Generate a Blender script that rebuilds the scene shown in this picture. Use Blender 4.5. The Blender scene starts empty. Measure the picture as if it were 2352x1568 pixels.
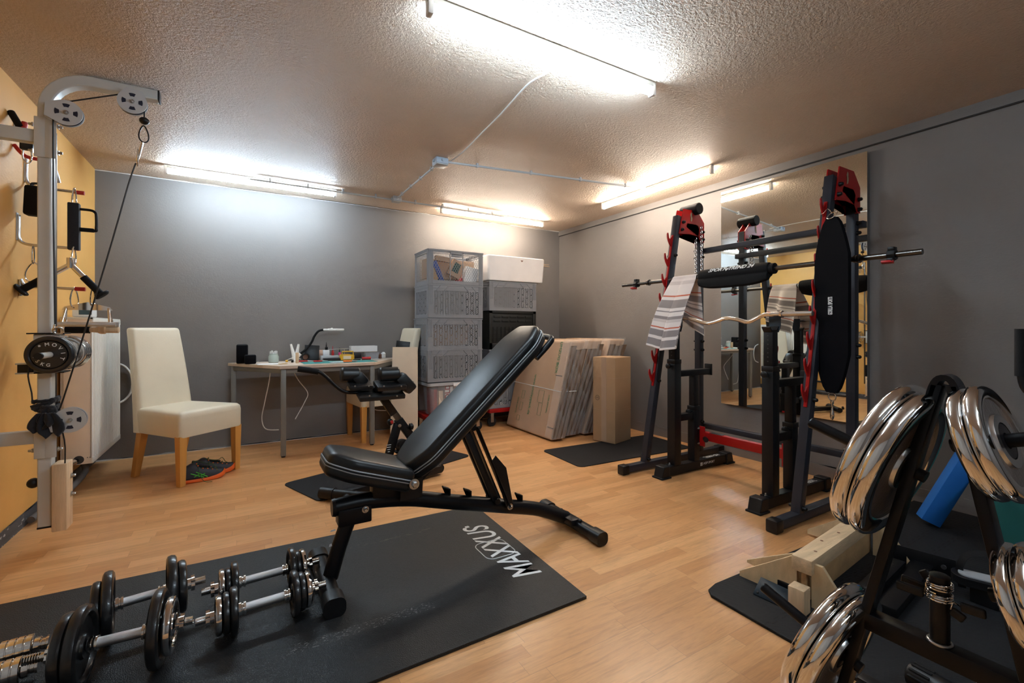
import bpy, bmesh, math, random
from mathutils import Vector, Matrix, Euler
random.seed(7)
C = bpy.context.scene.collection
PI = math.pi
# ------------------------------------------------------------------ camera
F_PX, YAW, CAM_H, HOR = 1045.3, math.radians(30.6), 1.05, 755.0
FW = (math.sin(YAW), math.cos(YAW)); RT = (math.cos(YAW), -math.sin(YAW))
def P(px, py, x=None, y=None, z=None):
    """point on a known plane of the room seen at a photo pixel"""
    u = (px-1176)/F_PX
    r = (FW[0]+u*RT[0], FW[1]+u*RT[1], (HOR-py)/F_PX)
    t = x/r[0] if x is not None else (y/r[1] if y is not None else (z-CAM_H)/r[2])
    return Vector((r[0]*t, r[1]*t, CAM_H+r[2]*t))
cd = bpy.data.cameras.new('camera'); cam = bpy.data.objects.new('camera', cd); C.objects.link(cam)
cam.location = (0, 0, CAM_H); cam.rotation_euler = (PI/2, 0, -YAW)
cd.sensor_width = 36; cd.lens = 36*F_PX/2352; cd.shift_y = -(784-HOR)/2352; cd.clip_start = 0.02
bpy.context.scene.camera = cam
# ------------------------------------------------------------------ materials
def mat(name, col, rough=.5, metal=0, bump=0, bscale=60, var=0, vscale=8, spec=.5, emit=None, coat=0, trans=0, stretch=None, alpha=1, sheen=0):
    m = bpy.data.materials.new(name); m.use_nodes = True
    nt = m.node_tree; b = nt.nodes['Principled BSDF']; L = nt.links
    b.inputs['Base Color'].default_value = (*col, 1); b.inputs['Roughness'].default_value = rough
    b.inputs['Metallic'].default_value = metal; b.inputs['Specular IOR Level'].default_value = spec
    b.inputs['Coat Weight'].default_value = coat; b.inputs['Transmission Weight'].default_value = trans
    b.inputs['Alpha'].default_value = alpha; b.inputs['Sheen Weight'].default_value = sheen
    if emit:
        b.inputs['Emission Color'].default_value = (*emit[0], 1); b.inputs['Emission Strength'].default_value = emit[1]
    tc = nt.nodes.new('ShaderNodeTexCoord'); mp = nt.nodes.new('ShaderNodeMapping')
    L.new(tc.outputs['Object'], mp.inputs[0])
    if stretch: mp.inputs['Scale'].default_value = stretch
    n = nt.nodes.new('ShaderNodeTexNoise'); n.inputs['Scale'].default_value = vscale; n.inputs['Detail'].default_value = 5
    L.new(mp.outputs[0], n.inputs['Vector'])
    rp = nt.nodes.new('ShaderNodeMapRange'); rp.inputs[1].default_value = .3; rp.inputs[2].default_value = .7
    rp.inputs[3].default_value = 1-max(var, .03); rp.inputs[4].default_value = 1+max(var, .03)
    L.new(n.outputs[0], rp.inputs[0])
    mx = nt.nodes.new('ShaderNodeVectorMath'); mx.operation = 'SCALE'; mx.inputs[0].default_value = col
    L.new(rp.outputs[0], mx.inputs['Scale']); L.new(mx.outputs[0], b.inputs['Base Color'])
    if bump:
        n2 = nt.nodes.new('ShaderNodeTexNoise'); n2.inputs['Scale'].default_value = bscale; n2.inputs['Detail'].default_value = 3
        L.new(mp.outputs[0], n2.inputs['Vector'])
        bp = nt.nodes.new('ShaderNodeBump'); bp.inputs['Strength'].default_value = bump; bp.inputs['Distance'].default_value = .004
        L.new(n2.outputs[0], bp.inputs['Height']); L.new(bp.outputs[0], b.inputs['Normal'])
    return m
M = {}
M['black_metal'] = mat('black_metal', (.005,.005,.006), .42, 0, .08, 300, spec=.3)
M['black_satin'] = mat('black_satin', (.005,.005,.0065), .36, spec=.25)
M['rack_grey'] = mat('rack_grey', (.026,.028,.037), .42, .1, .05, 300, spec=.35)
M['stand_black'] = mat('stand_black', (.005,.005,.006), .45, 0, .05, 300, spec=.3)
M['red'] = mat('red', (.36,.006,.006), .38, spec=.35)
M['red_plastic'] = mat('red_plastic', (.5,.02,.02), .35)
M['rubber'] = mat('rubber', (.008,.008,.009), .65, 0, .3, 200, spec=.25)
M['plastic_black'] = mat('plastic_black', (.006,.006,.007), .4, spec=.35)
M['plate_black'] = mat('plate_black', (.011,.011,.012), .3, 0, .12, 150, coat=.3)
M['foam_black'] = mat('foam_black', (.005,.005,.006), .7, 0, .1, 400, spec=.2)
M['neoprene'] = mat('neoprene', (.003,.003,.0045), .85, 0, .15, 500, spec=.1)
M['vinyl'] = mat('vinyl', (.009,.010,.011), .34, 0, .10, 350, spec=.38)
M['chrome'] = mat('chrome', (.80,.79,.78), .07, 1)
M['chrome_satin'] = mat('chrome_satin', (.66,.66,.67), .25, 1)
M['steel'] = mat('steel', (.5,.5,.5), .3, 1, .1, 200)
M['dark_steel'] = mat('dark_steel', (.13,.125,.12), .28, 1, .1, 60, .2)
M['plate_face'] = mat('plate_face', (.11,.09,.08), .45, .35, .35, 120, .1)
M['white_metal'] = mat('white_metal', (.56,.56,.54), .38, 0, .04, 100)
M['pulley'] = mat('pulley', (.52,.53,.54), .45)
M['navy'] = mat('navy', (.01,.014,.035), .5)
M['raw_wood'] = mat('raw_wood', (.66,.47,.29), .65, 0, .3, 60, .16, 9, stretch=(6,6,.6))
M['raw_wood_x'] = mat('raw_wood_x', (.63,.45,.27), .65, 0, .3, 60, .18, 9, stretch=(.6,6,6))
M['plywood'] = mat('plywood', (.62,.44,.25), .6, 0, .2, 60, .12, 6, stretch=(1,6,2))
M['pine_dark'] = mat('pine_dark', (.55,.33,.15), .6, 0, .2, 60, .15, 8, stretch=(1,6,2))
M['chair_wood'] = mat('chair_wood', (.62,.30,.07), .42, 0, .05, 60, .08, 6, stretch=(6,6,.7))
M['leather_cream'] = mat('leather_cream', (.70,.63,.49), .42, 0, .12, 90, .03, 4)
M['radiator'] = mat('radiator', (.78,.75,.68), .35)
M['radiator_side'] = mat('radiator_side', (.74,.62,.50), .4)
M['white_plastic'] = mat('white_plastic', (.82,.82,.80), .35)
M['grey_plastic'] = mat('grey_plastic', (.42,.44,.46), .4)
M['conduit'] = mat('conduit', (.40,.41,.42), .4)
M['box_grey'] = mat('box_grey', (.33,.38,.44), .45)
M['table_top'] = mat('table_top', (.62,.50,.40), .45, 0, .03, 60, .05, 6)
M['table_leg'] = mat('table_leg', (.21,.20,.18), .45, .2)
M['cardboard'] = mat('cardboard', (.38,.235,.125), .75, 0, .25, 25, .08, 4)
M['cardboard_pale'] = mat('cardboard_pale', (.41,.275,.18), .7, 0, .1, 25, .06, 4)
M['corrugated'] = mat('corrugated', (.135,.085,.052), .8, 0, .6, 150, .30, 130, stretch=(1,1,.02))
M['green_ink'] = mat('green_ink', (.05,.22,.10), .7)
M['teal_dark'] = mat('teal_dark', (.02,.07,.06), .5)
M['ink'] = mat('ink', (.03,.03,.03), .6)
M['white_ink'] = mat('white_ink', (.75,.77,.78), .5)
M['cream_board'] = mat('cream_board', (.72,.60,.46), .45)
M['styrofoam'] = mat('styrofoam', (.90,.89,.88), .6, 0, .08, 120)
M['black_crate'] = mat('black_crate', (.012,.013,.012), .5, spec=.3)
M['blue_foam'] = mat('blue_foam', (.005,.13,.46), .75, 0, .1, 300)
M['green_vinyl'] = mat('green_vinyl', (.008,.10,.09), .6, 0, .1, 300)
M['grey_foam'] = mat('grey_foam', (.36,.38,.40), .55)
M['paper'] = mat('paper', (.78,.79,.80), .6)
M['yellow_plastic'] = mat('yellow_plastic', (.75,.42,.02), .4)
M['orange_plastic'] = mat('orange_plastic', (.85,.20,.03), .45)
M['lace'] = mat('lace', (.03,.09,.02), .7)
M['lime'] = mat('lime', (.06,.48,.03), .5)
M['teal'] = mat('teal', (.05,.28,.27), .6)
M['shoe_dark'] = mat('shoe_dark', (.022,.023,.032), .6, 0, .2, 300)
M['shoe_orange'] = mat('shoe_orange', (.80,.13,.015), .5)
M['brown_plastic'] = mat('brown_plastic', (.20,.08,.04), .5)
M['skin_cup'] = mat('skin_cup', (.62,.38,.26), .6)
M['glass_green'] = mat('glass_green', (.75,.86,.80), .15, trans=.5)
M['clear'] = mat('clear', (.90,.92,.95), .12, alpha=.16)
M['clear_bin'] = mat('clear_bin', (.55,.56,.60), .15, alpha=.35)
M['cable_white'] = mat('cable_white', (.70,.70,.68), .5)
M['cable_black'] = mat('cable_black', (.008,.008,.009), .45)
M['cloth_black'] = mat('cloth_black', (.008,.009,.014), .9, 0, .4, 80, sheen=.2)
M['blue_base'] = mat('blue_base', (.022,.036,.05), .5, .2)
M['screen'] = mat('screen', (.05,.10,.13), .2)
M['pink'] = mat('pink', (.7,.08,.3), .4)
M['bin_blue'] = mat('bin_blue', (.02,.05,.25), .5)
M['dusty'] = mat('dusty', (.10,.09,.085), .8, 0, .3, 30, .3)
COOL = (.66, .84, 1.0); WARM = (1.0, .88, .74)
M['tube_cool'] = mat('tube_cool', (.9,.9,.9), .5, emit=(COOL, 34))
M['tube_warm'] = mat('tube_warm', (.9,.9,.9), .5, emit=(WARM, 30))
M['film'] = mat('film', (.92,.92,.92), .08, 0, 1.0, 22, alpha=.15, spec=1.0)

def nodes_of(name):
    m = bpy.data.materials.new(name); m.use_nodes = True
    return m, m.node_tree, m.node_tree.nodes['Principled BSDF']
def math_node(nt, op, a, b=None, c=None):
    n = nt.nodes.new('ShaderNodeMath'); n.operation = op
    for i, v in enumerate((a, b, c)):
        if v is None: continue
        if isinstance(v, (int, float)): n.inputs[i].default_value = v
        else: nt.links.new(v, n.inputs[i])
    return n.outputs[0]
def ramp(nt, fac, stops, interp='LINEAR'):
    n = nt.nodes.new('ShaderNodeValToRGB'); cr = n.color_ramp; cr.interpolation = interp
    while len(cr.elements) < len(stops): cr.elements.new(.5)
    for e, (p, c) in zip(cr.elements, stops): e.position = p; e.color = (*c, 1)
    nt.links.new(fac, n.inputs[0]); return n.outputs[0]
def obj_xyz(nt):
    tc = nt.nodes.new('ShaderNodeTexCoord'); s = nt.nodes.new('ShaderNodeSeparateXYZ')
    nt.links.new(tc.outputs['Object'], s.inputs[0]); return tc.outputs['Object'], s.outputs[0], s.outputs[1], s.outputs[2]
def noise(nt, vec, scale, detail=4, rough=.5, dist=0):
    n = nt.nodes.new('ShaderNodeTexNoise'); n.inputs['Scale'].default_value = scale; n.inputs['Detail'].default_value = detail
    n.inputs['Roughness'].default_value = rough; n.inputs['Distortion'].default_value = dist
    if vec is not None: nt.links.new(vec, n.inputs['Vector'])
    return n.outputs[0]
def mapping(nt, vec, scale):
    n = nt.nodes.new('ShaderNodeMapping'); n.inputs['Scale'].default_value = scale; nt.links.new(vec, n.inputs[0]); return n.outputs[0]
def bump(nt, b, h, strength, dist=.01):
    n = nt.nodes.new('ShaderNodeBump'); n.inputs['Strength'].default_value = strength; n.inputs['Distance'].default_value = dist
    nt.links.new(h, n.inputs['Height']); nt.links.new(n.outputs[0], b.inputs['Normal'])
def mixrgb(nt, fac, a, b, mode='MIX'):
    n = nt.nodes.new('ShaderNodeMix'); n.data_type = 'RGBA'; n.blend_type = mode
    for i, v in ((0, fac), (6, a), (7, b)):
        if isinstance(v, (int, float)): n.inputs[i].default_value = v
        elif isinstance(v, tuple): n.inputs[i].default_value = (*v, 1)
        else: nt.links.new(v, n.inputs[i])
    return n.outputs[2]

# laminate: beech strips, three to a board, running along x
m, nt, b = nodes_of('laminate'); vec, X_, Y_, Z_ = obj_xyz(nt)
SW = .0645
yr = math_node(nt, 'DIVIDE', Y_, SW); row = math_node(nt, 'FLOOR', yr)
wn = nt.nodes.new('ShaderNodeTexWhiteNoise'); wn.noise_dimensions = '1D'; nt.links.new(row, wn.inputs['W'])
xo = math_node(nt, 'ADD', math_node(nt, 'DIVIDE', X_, .41), math_node(nt, 'MULTIPLY', wn.outputs[0], 7.3))
colm = math_node(nt, 'FLOOR', xo)
cb = nt.nodes.new('ShaderNodeCombineXYZ'); nt.links.new(colm, cb.inputs[0]); nt.links.new(row, cb.inputs[1])
w2 = nt.nodes.new('ShaderNodeTexWhiteNoise'); w2.noise_dimensions = '2D'; nt.links.new(cb.outputs[0], w2.inputs['Vector'])
base = ramp(nt, w2.outputs[0], [(0, (.57,.275,.105)), (.5, (.65,.332,.135)), (1, (.73,.40,.175))])
av = nt.nodes.new('ShaderNodeVectorMath'); av.operation = 'ADD'
cb2 = nt.nodes.new('ShaderNodeCombineXYZ'); nt.links.new(math_node(nt, 'MULTIPLY', w2.outputs[0], 31), cb2.inputs[0]); nt.links.new(math_node(nt, 'MULTIPLY', w2.outputs[0], 17), cb2.inputs[1])
nt.links.new(vec, av.inputs[0]); nt.links.new(cb2.outputs[0], av.inputs[1])
gr = noise(nt, mapping(nt, av.outputs[0], (2.2, 26, 1)), 2.2, 6, .6, 1.2)
gf = noise(nt, mapping(nt, av.outputs[0], (30, 500, 1)), 1, 2)
col = mixrgb(nt, .55, base, ramp(nt, gr, [(.3, (.62,.60,.58)), (.5, (.95,.95,.95)), (.7, (1.1,1.1,1.1))]), 'MULTIPLY')
col = mixrgb(nt, .35, col, ramp(nt, gf, [(.35, (.8,.8,.8)), (.6, (1.05,1.05,1.05))]), 'MULTIPLY')
fx = math_node(nt, 'ABSOLUTE', math_node(nt, 'SUBTRACT', math_node(nt, 'FRACT', xo), .5))
fy = math_node(nt, 'ABSOLUTE', math_node(nt, 'SUBTRACT', math_node(nt, 'FRACT', math_node(nt, 'DIVIDE', Y_, SW*3)), .5))
seam = math_node(nt, 'MAXIMUM', math_node(nt, 'GREATER_THAN', fx, .4975), math_node(nt, 'GREATER_THAN', fy, .4935))
col = mixrgb(nt, math_node(nt, 'MULTIPLY', seam, .35), col, (.22,.12,.06))
nt.links.new(col, b.inputs['Base Color'])
rr = nt.nodes.new('ShaderNodeMapRange'); nt.links.new(noise(nt, vec, 3, 4), rr.inputs[0]); rr.inputs[3].default_value = .24; rr.inputs[4].default_value = .40
nt.links.new(rr.outputs[0], b.inputs['Roughness']); bump(nt, b, gf, .05, .002); M['laminate'] = m
# ceiling: rough spatter plaster
m, nt, b = nodes_of('ceiling_plaster'); vec, X_, Y_, Z_ = obj_xyz(nt)
b.inputs['Roughness'].default_value = .55; b.inputs['Specular IOR Level'].default_value = .5
nt.links.new(ramp(nt, noise(nt, vec, 2.5, 4), [(.3, (.62,.50,.395)), (.7, (.68,.55,.44))]), b.inputs['Base Color'])
hh = math_node(nt, 'ADD', noise(nt, vec, 72, 3, .6, .2), math_node(nt, 'MULTIPLY', noise(nt, vec, 170, 2), .4))
bump(nt, b, hh, .75, .014); M['ceiling_plaster'] = m
def paint(name, c1, c2, rough=.6, bs=.12, spec=.4):
    m, nt, b = nodes_of(name); vec, X_, Y_, Z_ = obj_xyz(nt)
    f = noise(nt, vec, 1.3, 6, .6)
    nt.links.new(ramp(nt, f, [(.3, c1), (.7, c2)]), b.inputs['Base Color'])
    b.inputs['Roughness'].default_value = rough; b.inputs['Specular IOR Level'].default_value = spec
    h = math_node(nt, 'ADD', noise(nt, mapping(nt, vec, (12, 12, 30)), 3, 4), noise(nt, vec, 90, 3)); bump(nt, b, h, bs, .006)
    M[name] = m
paint('grey_paint', (.178,.163,.154), (.200,.184,.174))
paint('orange_paint', (.72,.385,.105), (.82,.46,.14), .55, .1)
paint('white_wall', (.52,.51,.49), (.56,.55,.53))
m, nt, b = nodes_of('skirting_paint'); vec, X_, Y_, Z_ = obj_xyz(nt)
nt.links.new(ramp(nt, noise(nt, mapping(nt, vec, (9, 9, 25)), 2.5, 4), [(.60, (.085,.085,.09)), (.68, (.5,.5,.5))]), b.inputs['Base Color'])
b.inputs['Roughness'].default_value = .7; M['skirting_paint'] = m
# exercise mat with worn tape marks
m, nt, b = nodes_of('mat_leather'); vec, X_, Y_, Z_ = obj_xyz(nt)
vo = nt.nodes.new('ShaderNodeTexVoronoi'); vo.feature = 'DISTANCE_TO_EDGE'; vo.inputs['Scale'].default_value = 170; nt.links.new(vec, vo.inputs['Vector'])
def band(yc, hw, x0, x1, th, sc):
    a = math_node(nt, 'LESS_THAN', math_node(nt, 'ABSOLUTE', math_node(nt, 'SUBTRACT', Y_, yc)), hw)
    a = math_node(nt, 'MULTIPLY', a, math_node(nt, 'MULTIPLY', math_node(nt, 'GREATER_THAN', X_, x0), math_node(nt, 'LESS_THAN', X_, x1)))
    return math_node(nt, 'MULTIPLY', a, math_node(nt, 'GREATER_THAN', noise(nt, mapping(nt, vec, (.6, 1, 1)), sc, 3, .7), th))
wearA = band(1.628, .024, .12, .62, .60, 190); wearB = band(2.25, .014, .40, .86, .58, 60)
col = mixrgb(nt, wearA, (.011,.012,.013), (.20,.195,.19)); col = mixrgb(nt, wearB, col, (.06,.055,.04))
nt.links.new(col, b.inputs['Base Color']); b.inputs['Roughness'].default_value = .46; b.inputs['Specular IOR Level'].default_value = .38
bump(nt, b, math_node(nt, 'MINIMUM', vo.outputs['Distance'], .25), .55, .004); M['mat_leather'] = m
# perforated crate walls (real cut-outs)
def crate_mat(name, kind, c):
    m, nt, b = nodes_of(name); vec, X_, Y_, Z_ = obj_xyz(nt)
    b.inputs['Base Color'].default_value = (*c, 1); b.inputs['Roughness'].default_value = .45
    u = math_node(nt, 'ADD', math_node(nt, 'ADD', X_, Y_), 2.2); v = math_node(nt, 'ADD', Z_, 1.11)
    if kind == 'slots':
        cw = .0275
        ci = math_node(nt, 'DIVIDE', u, cw); par = math_node(nt, 'GREATER_THAN', math_node(nt, 'FRACT', math_node(nt, 'MULTIPLY', ci, .5)), .5)
        sg = math_node(nt, 'SUBTRACT', math_node(nt, 'MULTIPLY', par, 2), 1)
        fu = math_node(nt, 'FRACT', ci)
        vv = math_node(nt, 'ADD', v, math_node(nt, 'MULTIPLY', math_node(nt, 'MULTIPLY', fu, cw), math_node(nt, 'MULTIPLY', sg, -1)))
        sl = math_node(nt, 'LESS_THAN', math_node(nt, 'FRACT', math_node(nt, 'DIVIDE', vv, .0185)), .42)
        inn = math_node(nt, 'LESS_THAN', math_node(nt, 'ABSOLUTE', math_node(nt, 'SUBTRACT', fu, .5)), .30)
        hole = math_node(nt, 'MULTIPLY', sl, inn)
        # diamond holes on a staggered grid
        a1 = math_node(nt, 'ABSOLUTE', math_node(nt, 'SUBTRACT', math_node(nt, 'FRACT', math_node(nt, 'DIVIDE', u, cw*2)), .5))
        rowi = math_node(nt, 'FLOOR', math_node(nt, 'DIVIDE', u, cw*2))
        a2 = math_node(nt, 'ABSOLUTE', math_node(nt, 'SUBTRACT', math_node(nt, 'FRACT', math_node(nt, 'ADD', math_node(nt, 'DIVIDE', v, .074), math_node(nt, 'MULTIPLY', rowi, .5))), .5))
        d = math_node(nt, 'ADD', math_node(nt, 'MULTIPLY', a1, cw*2), math_node(nt, 'MULTIPLY', a2, .074))
        hole = math_node(nt, 'MULTIPLY', hole, math_node(nt, 'GREATER_THAN', d, .013))
        hole = math_node(nt, 'MAXIMUM', hole, math_node(nt, 'LESS_THAN', d, .0095))
    else:
        s = .026
        def hexd(du, dv):
            a = math_node(nt, 'MULTIPLY', math_node(nt, 'ABSOLUTE', math_node(nt, 'SUBTRACT', math_node(nt, 'FRACT', math_node(nt, 'ADD', math_node(nt, 'DIVIDE', u, s), du)), .5)), s)
            c_ = math_node(nt, 'MULTIPLY', math_node(nt, 'ABSOLUTE', math_node(nt, 'SUBTRACT', math_node(nt, 'FRACT', math_node(nt, 'ADD', math_node(nt, 'DIVIDE', v, s*1.6), dv)), .5)), s*1.6)
            return math_node(nt, 'LESS_THAN', math_node(nt, 'MAXIMUM', a, math_node(nt, 'ADD', math_node(nt, 'MULTIPLY', a, .7), math_node(nt, 'MULTIPLY', c_, .75))), .0110)
        hole = math_node(nt, 'MAXIMUM', hexd(0, 0), hexd(.5, .5))
    tr = nt.nodes.new('ShaderNodeBsdfTransparent'); mx = nt.nodes.new('ShaderNodeMixShader')
    out = [n for n in nt.nodes if n.type == 'OUTPUT_MATERIAL'][0]
    nt.links.new(hole, mx.inputs[0]); nt.links.new(b.outputs[0], mx.inputs[1]); nt.links.new(tr.outputs[0], mx.inputs[2]); nt.links.new(mx.outputs[0], out.inputs[0])
    M[name] = m
CG = (.235,.245,.265)
crate_mat('crate_slots', 'slots', CG); crate_mat('crate_hex', 'hex', (.26,.27,.29)); M['crate_grey'] = mat('crate_grey', CG, .45, 0, .05, 60)
# towel
m, nt, b = nodes_of('towel'); tc = nt.nodes.new('ShaderNodeTexCoord'); s = nt.nodes.new('ShaderNodeSeparateXYZ'); nt.links.new(tc.outputs['UV'], s.inputs[0])
W_, G_, O_ = (.74,.66,.62), (.26,.22,.21), (.52,.10,.04)
pat = [(0,W_),(.10,(.58,.50,.47)),(.15,W_),(.30,O_),(.318,W_),(.36,G_),(.47,W_),(.51,G_),(.525,W_),(.58,G_),(.62,(.58,.50,.47)),(.66,W_),(.72,O_),(.735,W_),(.76,G_),(.84,W_),(.88,G_),(.97,W_)]
nt.links.new(ramp(nt, s.outputs[1], pat, 'CONSTANT'), b.inputs['Base Color']); b.inputs['Roughness'].default_value = .95; b.inputs['Sheen Weight'].default_value = .3
bump(nt, b, noise(nt, tc.outputs['UV'], 220, 2), .4, .004); M['towel'] = m
# puzzle mat
m, nt, b = nodes_of('puzzle_rubber'); vec, X_, Y_, Z_ = obj_xyz(nt)
wv = nt.nodes.new('ShaderNodeTexWave'); wv.inputs['Scale'].default_value = 55; wv.bands_direction = 'DIAGONAL'; nt.links.new(vec, wv.inputs['Vector'])
def pz(A, Bc):
    f = math_node(nt, 'SUBTRACT', math_node(nt, 'FRACT', math_node(nt, 'DIVIDE', A, .60)), .5)
    w = math_node(nt, 'MULTIPLY', math_node(nt, 'GREATER_THAN', math_node(nt, 'SINE', math_node(nt, 'MULTIPLY', Bc, 105)), 0), .022)
    return math_node(nt, 'LESS_THAN', math_node(nt, 'ABSOLUTE', math_node(nt, 'SUBTRACT', math_node(nt, 'ABSOLUTE', math_node(nt, 'SUBTRACT', f, w)), .42)), .004)
gap = math_node(nt, 'MAXIMUM', pz(X_, Y_), pz(Y_, X_))
nt.links.new(mixrgb(nt, gap, (.012,.013,.015), (.003,.003,.003)), b.inputs['Base Color']); b.inputs['Roughness'].default_value = .65; b.inputs['Specular IOR Level'].default_value = .25
bump(nt, b, wv.outputs[1], .25, .003); M['puzzle_rubber'] = m
m, nt, b = nodes_of('mirror_glass'); b.inputs['Base Color'].default_value = (.84,.88,.86,1); b.inputs['Metallic'].default_value = 1
vec, X_, Y_, Z_ = obj_xyz(nt); rr = nt.nodes.new('ShaderNodeMapRange'); nt.links.new(noise(nt, vec, 8, 3), rr.inputs[0]); rr.inputs[3].default_value = .0; rr.inputs[4].default_value = .02
nt.links.new(rr.outputs[0], b.inputs['Roughness']); M['mirror_glass'] = m

# ------------------------------------------------------------------ mesh helpers
ORG = {}
def V(*a): return Vector(a)
def frame(axis, up=(0,0,1)):
    w = Vector(axis).normalized(); up = Vector(up)
    if abs(w.dot(up)) > .98: up = Vector((1,0,0)) if abs(w.x) < .9 else Vector((0,1,0))
    u = up.cross(w).normalized(); v = w.cross(u).normalized()
    return u, v, w
class MB:
    def __init__(s): s.bm = bmesh.new(); s.uv = None
    def box(s, c, size, rot=None, bev=0, seg=2):
        R = rot if isinstance(rot, Matrix) else (Euler(rot).to_matrix() if rot else Matrix.Identity(3))
        vs = [s.bm.verts.new(Vector(c)+R @ Vector((i*size[0]/2, j*size[1]/2, k*size[2]/2))) for i in (-1,1) for j in (-1,1) for k in (-1,1)]
        fs = [s.bm.faces.new([vs[i] for i in q]) for q in ((0,1,3,2),(4,6,7,5),(0,4,5,1),(2,3,7,6),(0,2,6,4),(1,5,7,3))]
        if bev:
            es = list({e for f in fs for e in f.edges})
            bmesh.ops.bevel(s.bm, geom=es, offset=bev, segments=seg, affect='EDGES', profile=.5)
        return s
    def bb(s, x0, x1, y0, y1, z0, z1, bev=0): return s.box(((x0+x1)/2,(y0+y1)/2,(z0+z1)/2), (abs(x1-x0),abs(y1-y0),abs(z1-z0)), None, bev)
    def beam(s, p, q, w, h, up=(0,0,1), bev=.003):
        p = Vector(p); q = Vector(q); u, v, d = frame(q-p, up)
        R = Matrix((u, v, d)).transposed(); return s.box((p+q)/2, (w, h, (q-p).length), R, bev, 2)
    def ring(s, c, u, v, r, seg, r2=None): return [s.bm.verts.new(c+u*(r*math.cos(2*PI*i/seg))+v*((r2 or r)*math.sin(2*PI*i/seg))) for i in range(seg)]
    def skin(s, rings, closed=False, caps=True):
        n = len(rings)
        for a in range(n if closed else n-1):
            A, B = rings[a], rings[(a+1) % n]; k = len(A)
            for i in range(k): s.bm.faces.new((A[i], A[(i+1) % k], B[(i+1) % k], B[i]))
        if caps and not closed: s.bm.faces.new(list(reversed(rings[0]))); s.bm.faces.new(rings[-1])
    def cyl(s, p, q, r, r2=None, seg=20):
        p = Vector(p); q = Vector(q); u, v, w = frame(q-p)
        s.skin([s.ring(p, u, v, r, seg), s.ring(q, u, v, r if r2 is None else r2, seg)]); return s
    def lathe(s, prof, o, axis, seg=40, closed=False, up=(0,0,1)):
        o = Vector(o); u, v, w = frame(axis, up)
        s.skin([s.ring(o+w*h, u, v, max(r, 1e-4), seg) for r, h in prof], closed=closed); return s
    def tube(s, path, r, seg=10, closed=False, smooth=0, flat=None):
        pts = [Vector(p) for p in path]
        if smooth:
            out = []; n = len(pts)
            for i in range(n if closed else n-1):
                p0 = pts[(i-1) % n] if closed or i > 0 else pts[i]; p1 = pts[i]; p2 = pts[(i+1) % n]; p3 = pts[(i+2) % n] if closed or i+2 < n else p2
                for k in range(smooth):
                    t = k/smooth
                    out.append(.5*((2*p1)+(p2-p0)*t+(2*p0-5*p1+4*p2-p3)*t*t+(3*p1-p0-3*p2+p3)*t**3))
            if not closed: out.append(pts[-1])
            pts = out
        n = len(pts); rings = []; u = None
        for i in range(n):
            a = pts[(i-1) % n] if closed or i > 0 else pts[i]; c = pts[(i+1) % n] if closed or i < n-1 else pts[i]
            d = (c-a).normalized()
            if u is None: u, v, _ = frame(d)
            else:
                u = (u-d*u.dot(d)); u = u.normalized() if u.length > 1e-6 else frame(d)[0]; v = d.cross(u)
            rr = r[i] if isinstance(r, (list, tuple)) else r
            if flat:
                w_, h_ = flat; rings.append([s.bm.verts.new(pts[i]+u*(sx*w_/2)+v*(sy*h_/2)) for sx, sy in ((-1,-1),(1,-1),(1,1),(-1,1))])
            else: rings.append(s.ring(pts[i], u, v, rr, seg))
        s.skin(rings, closed=closed); return s
    def prism(s, pts, o, U, Vv, t, hole=None):
        """polygon (u,v) extruded by t along U x V, centred"""
        o = Vector(o); U = Vector(U).normalized(); Vv = Vector(Vv).normalized(); N = U.cross(Vv)
        if hole:
            k = min(((i, j) for i in range(len(pts)) for j in range(len(hole))), key=lambda ij: (pts[ij[0]][0]-hole[ij[1]][0])**2+(pts[ij[0]][1]-hole[ij[1]][1])**2)
            i, j = k; hl = hole[j:]+hole[:j+1]
            pts = pts[:i+1]+hl+pts[i:]
        A = [s.bm.verts.new(o+U*a+Vv*b_-N*t/2) for a, b_ in pts]; B = [s.bm.verts.new(o+U*a+Vv*b_+N*t/2) for a, b_ in pts]
        n = len(pts)
        f1 = s.bm.faces.new(list(reversed(A))); f2 = s.bm.faces.new(B)
        for i in range(n):
            try: s.bm.faces.new((A[i], A[(i+1) % n], B[(i+1) % n], B[i]))
            except ValueError: pass
        bmesh.ops.triangulate(s.bm, faces=[f1, f2]); return s
    def ball(s, c, r, sc=(1,1,1), seg=16, rot=None):
        c = Vector(c); R = Euler(rot).to_matrix() if rot else Matrix.Identity(3); n = seg//2
        rings = []
        for i in range(1, n):
            th = PI*i/n
            rings.append([s.bm.verts.new(c+R @ Vector((r*sc[0]*math.sin(th)*math.cos(2*PI*k/seg), r*sc[1]*math.sin(th)*math.sin(2*PI*k/seg), -r*sc[2]*math.cos(th)))) for k in range(seg)])
        s.skin(rings, caps=False)
        a = s.bm.verts.new(c+R @ Vector((0,0,-r*sc[2]))); b_ = s.bm.verts.new(c+R @ Vector((0,0,r*sc[2])))
        for k in range(seg): s.bm.faces.new((a, rings[0][(k+1) % seg], rings[0][k])); s.bm.faces.new((b_, rings[-1][k], rings[-1][(k+1) % seg]))
        return s
    def grid(s, fn, nu, nv, uv=True):
        L = s.bm.loops.layers.uv.verify(); vs = [[s.bm.verts.new(fn(i/nu, j/nv)) for i in range(nu+1)] for j in range(nv+1)]
        for j in range(nv):
            for i in range(nu):
                f = s.bm.faces.new((vs[j][i], vs[j][i+1], vs[j+1][i+1], vs[j+1][i]))
                for lp, (a, b_) in zip(f.loops, ((i,j),(i+1,j),(i+1,j+1),(i,j+1))): lp[L].uv = (a/nu, b_/nv)
        return s
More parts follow.
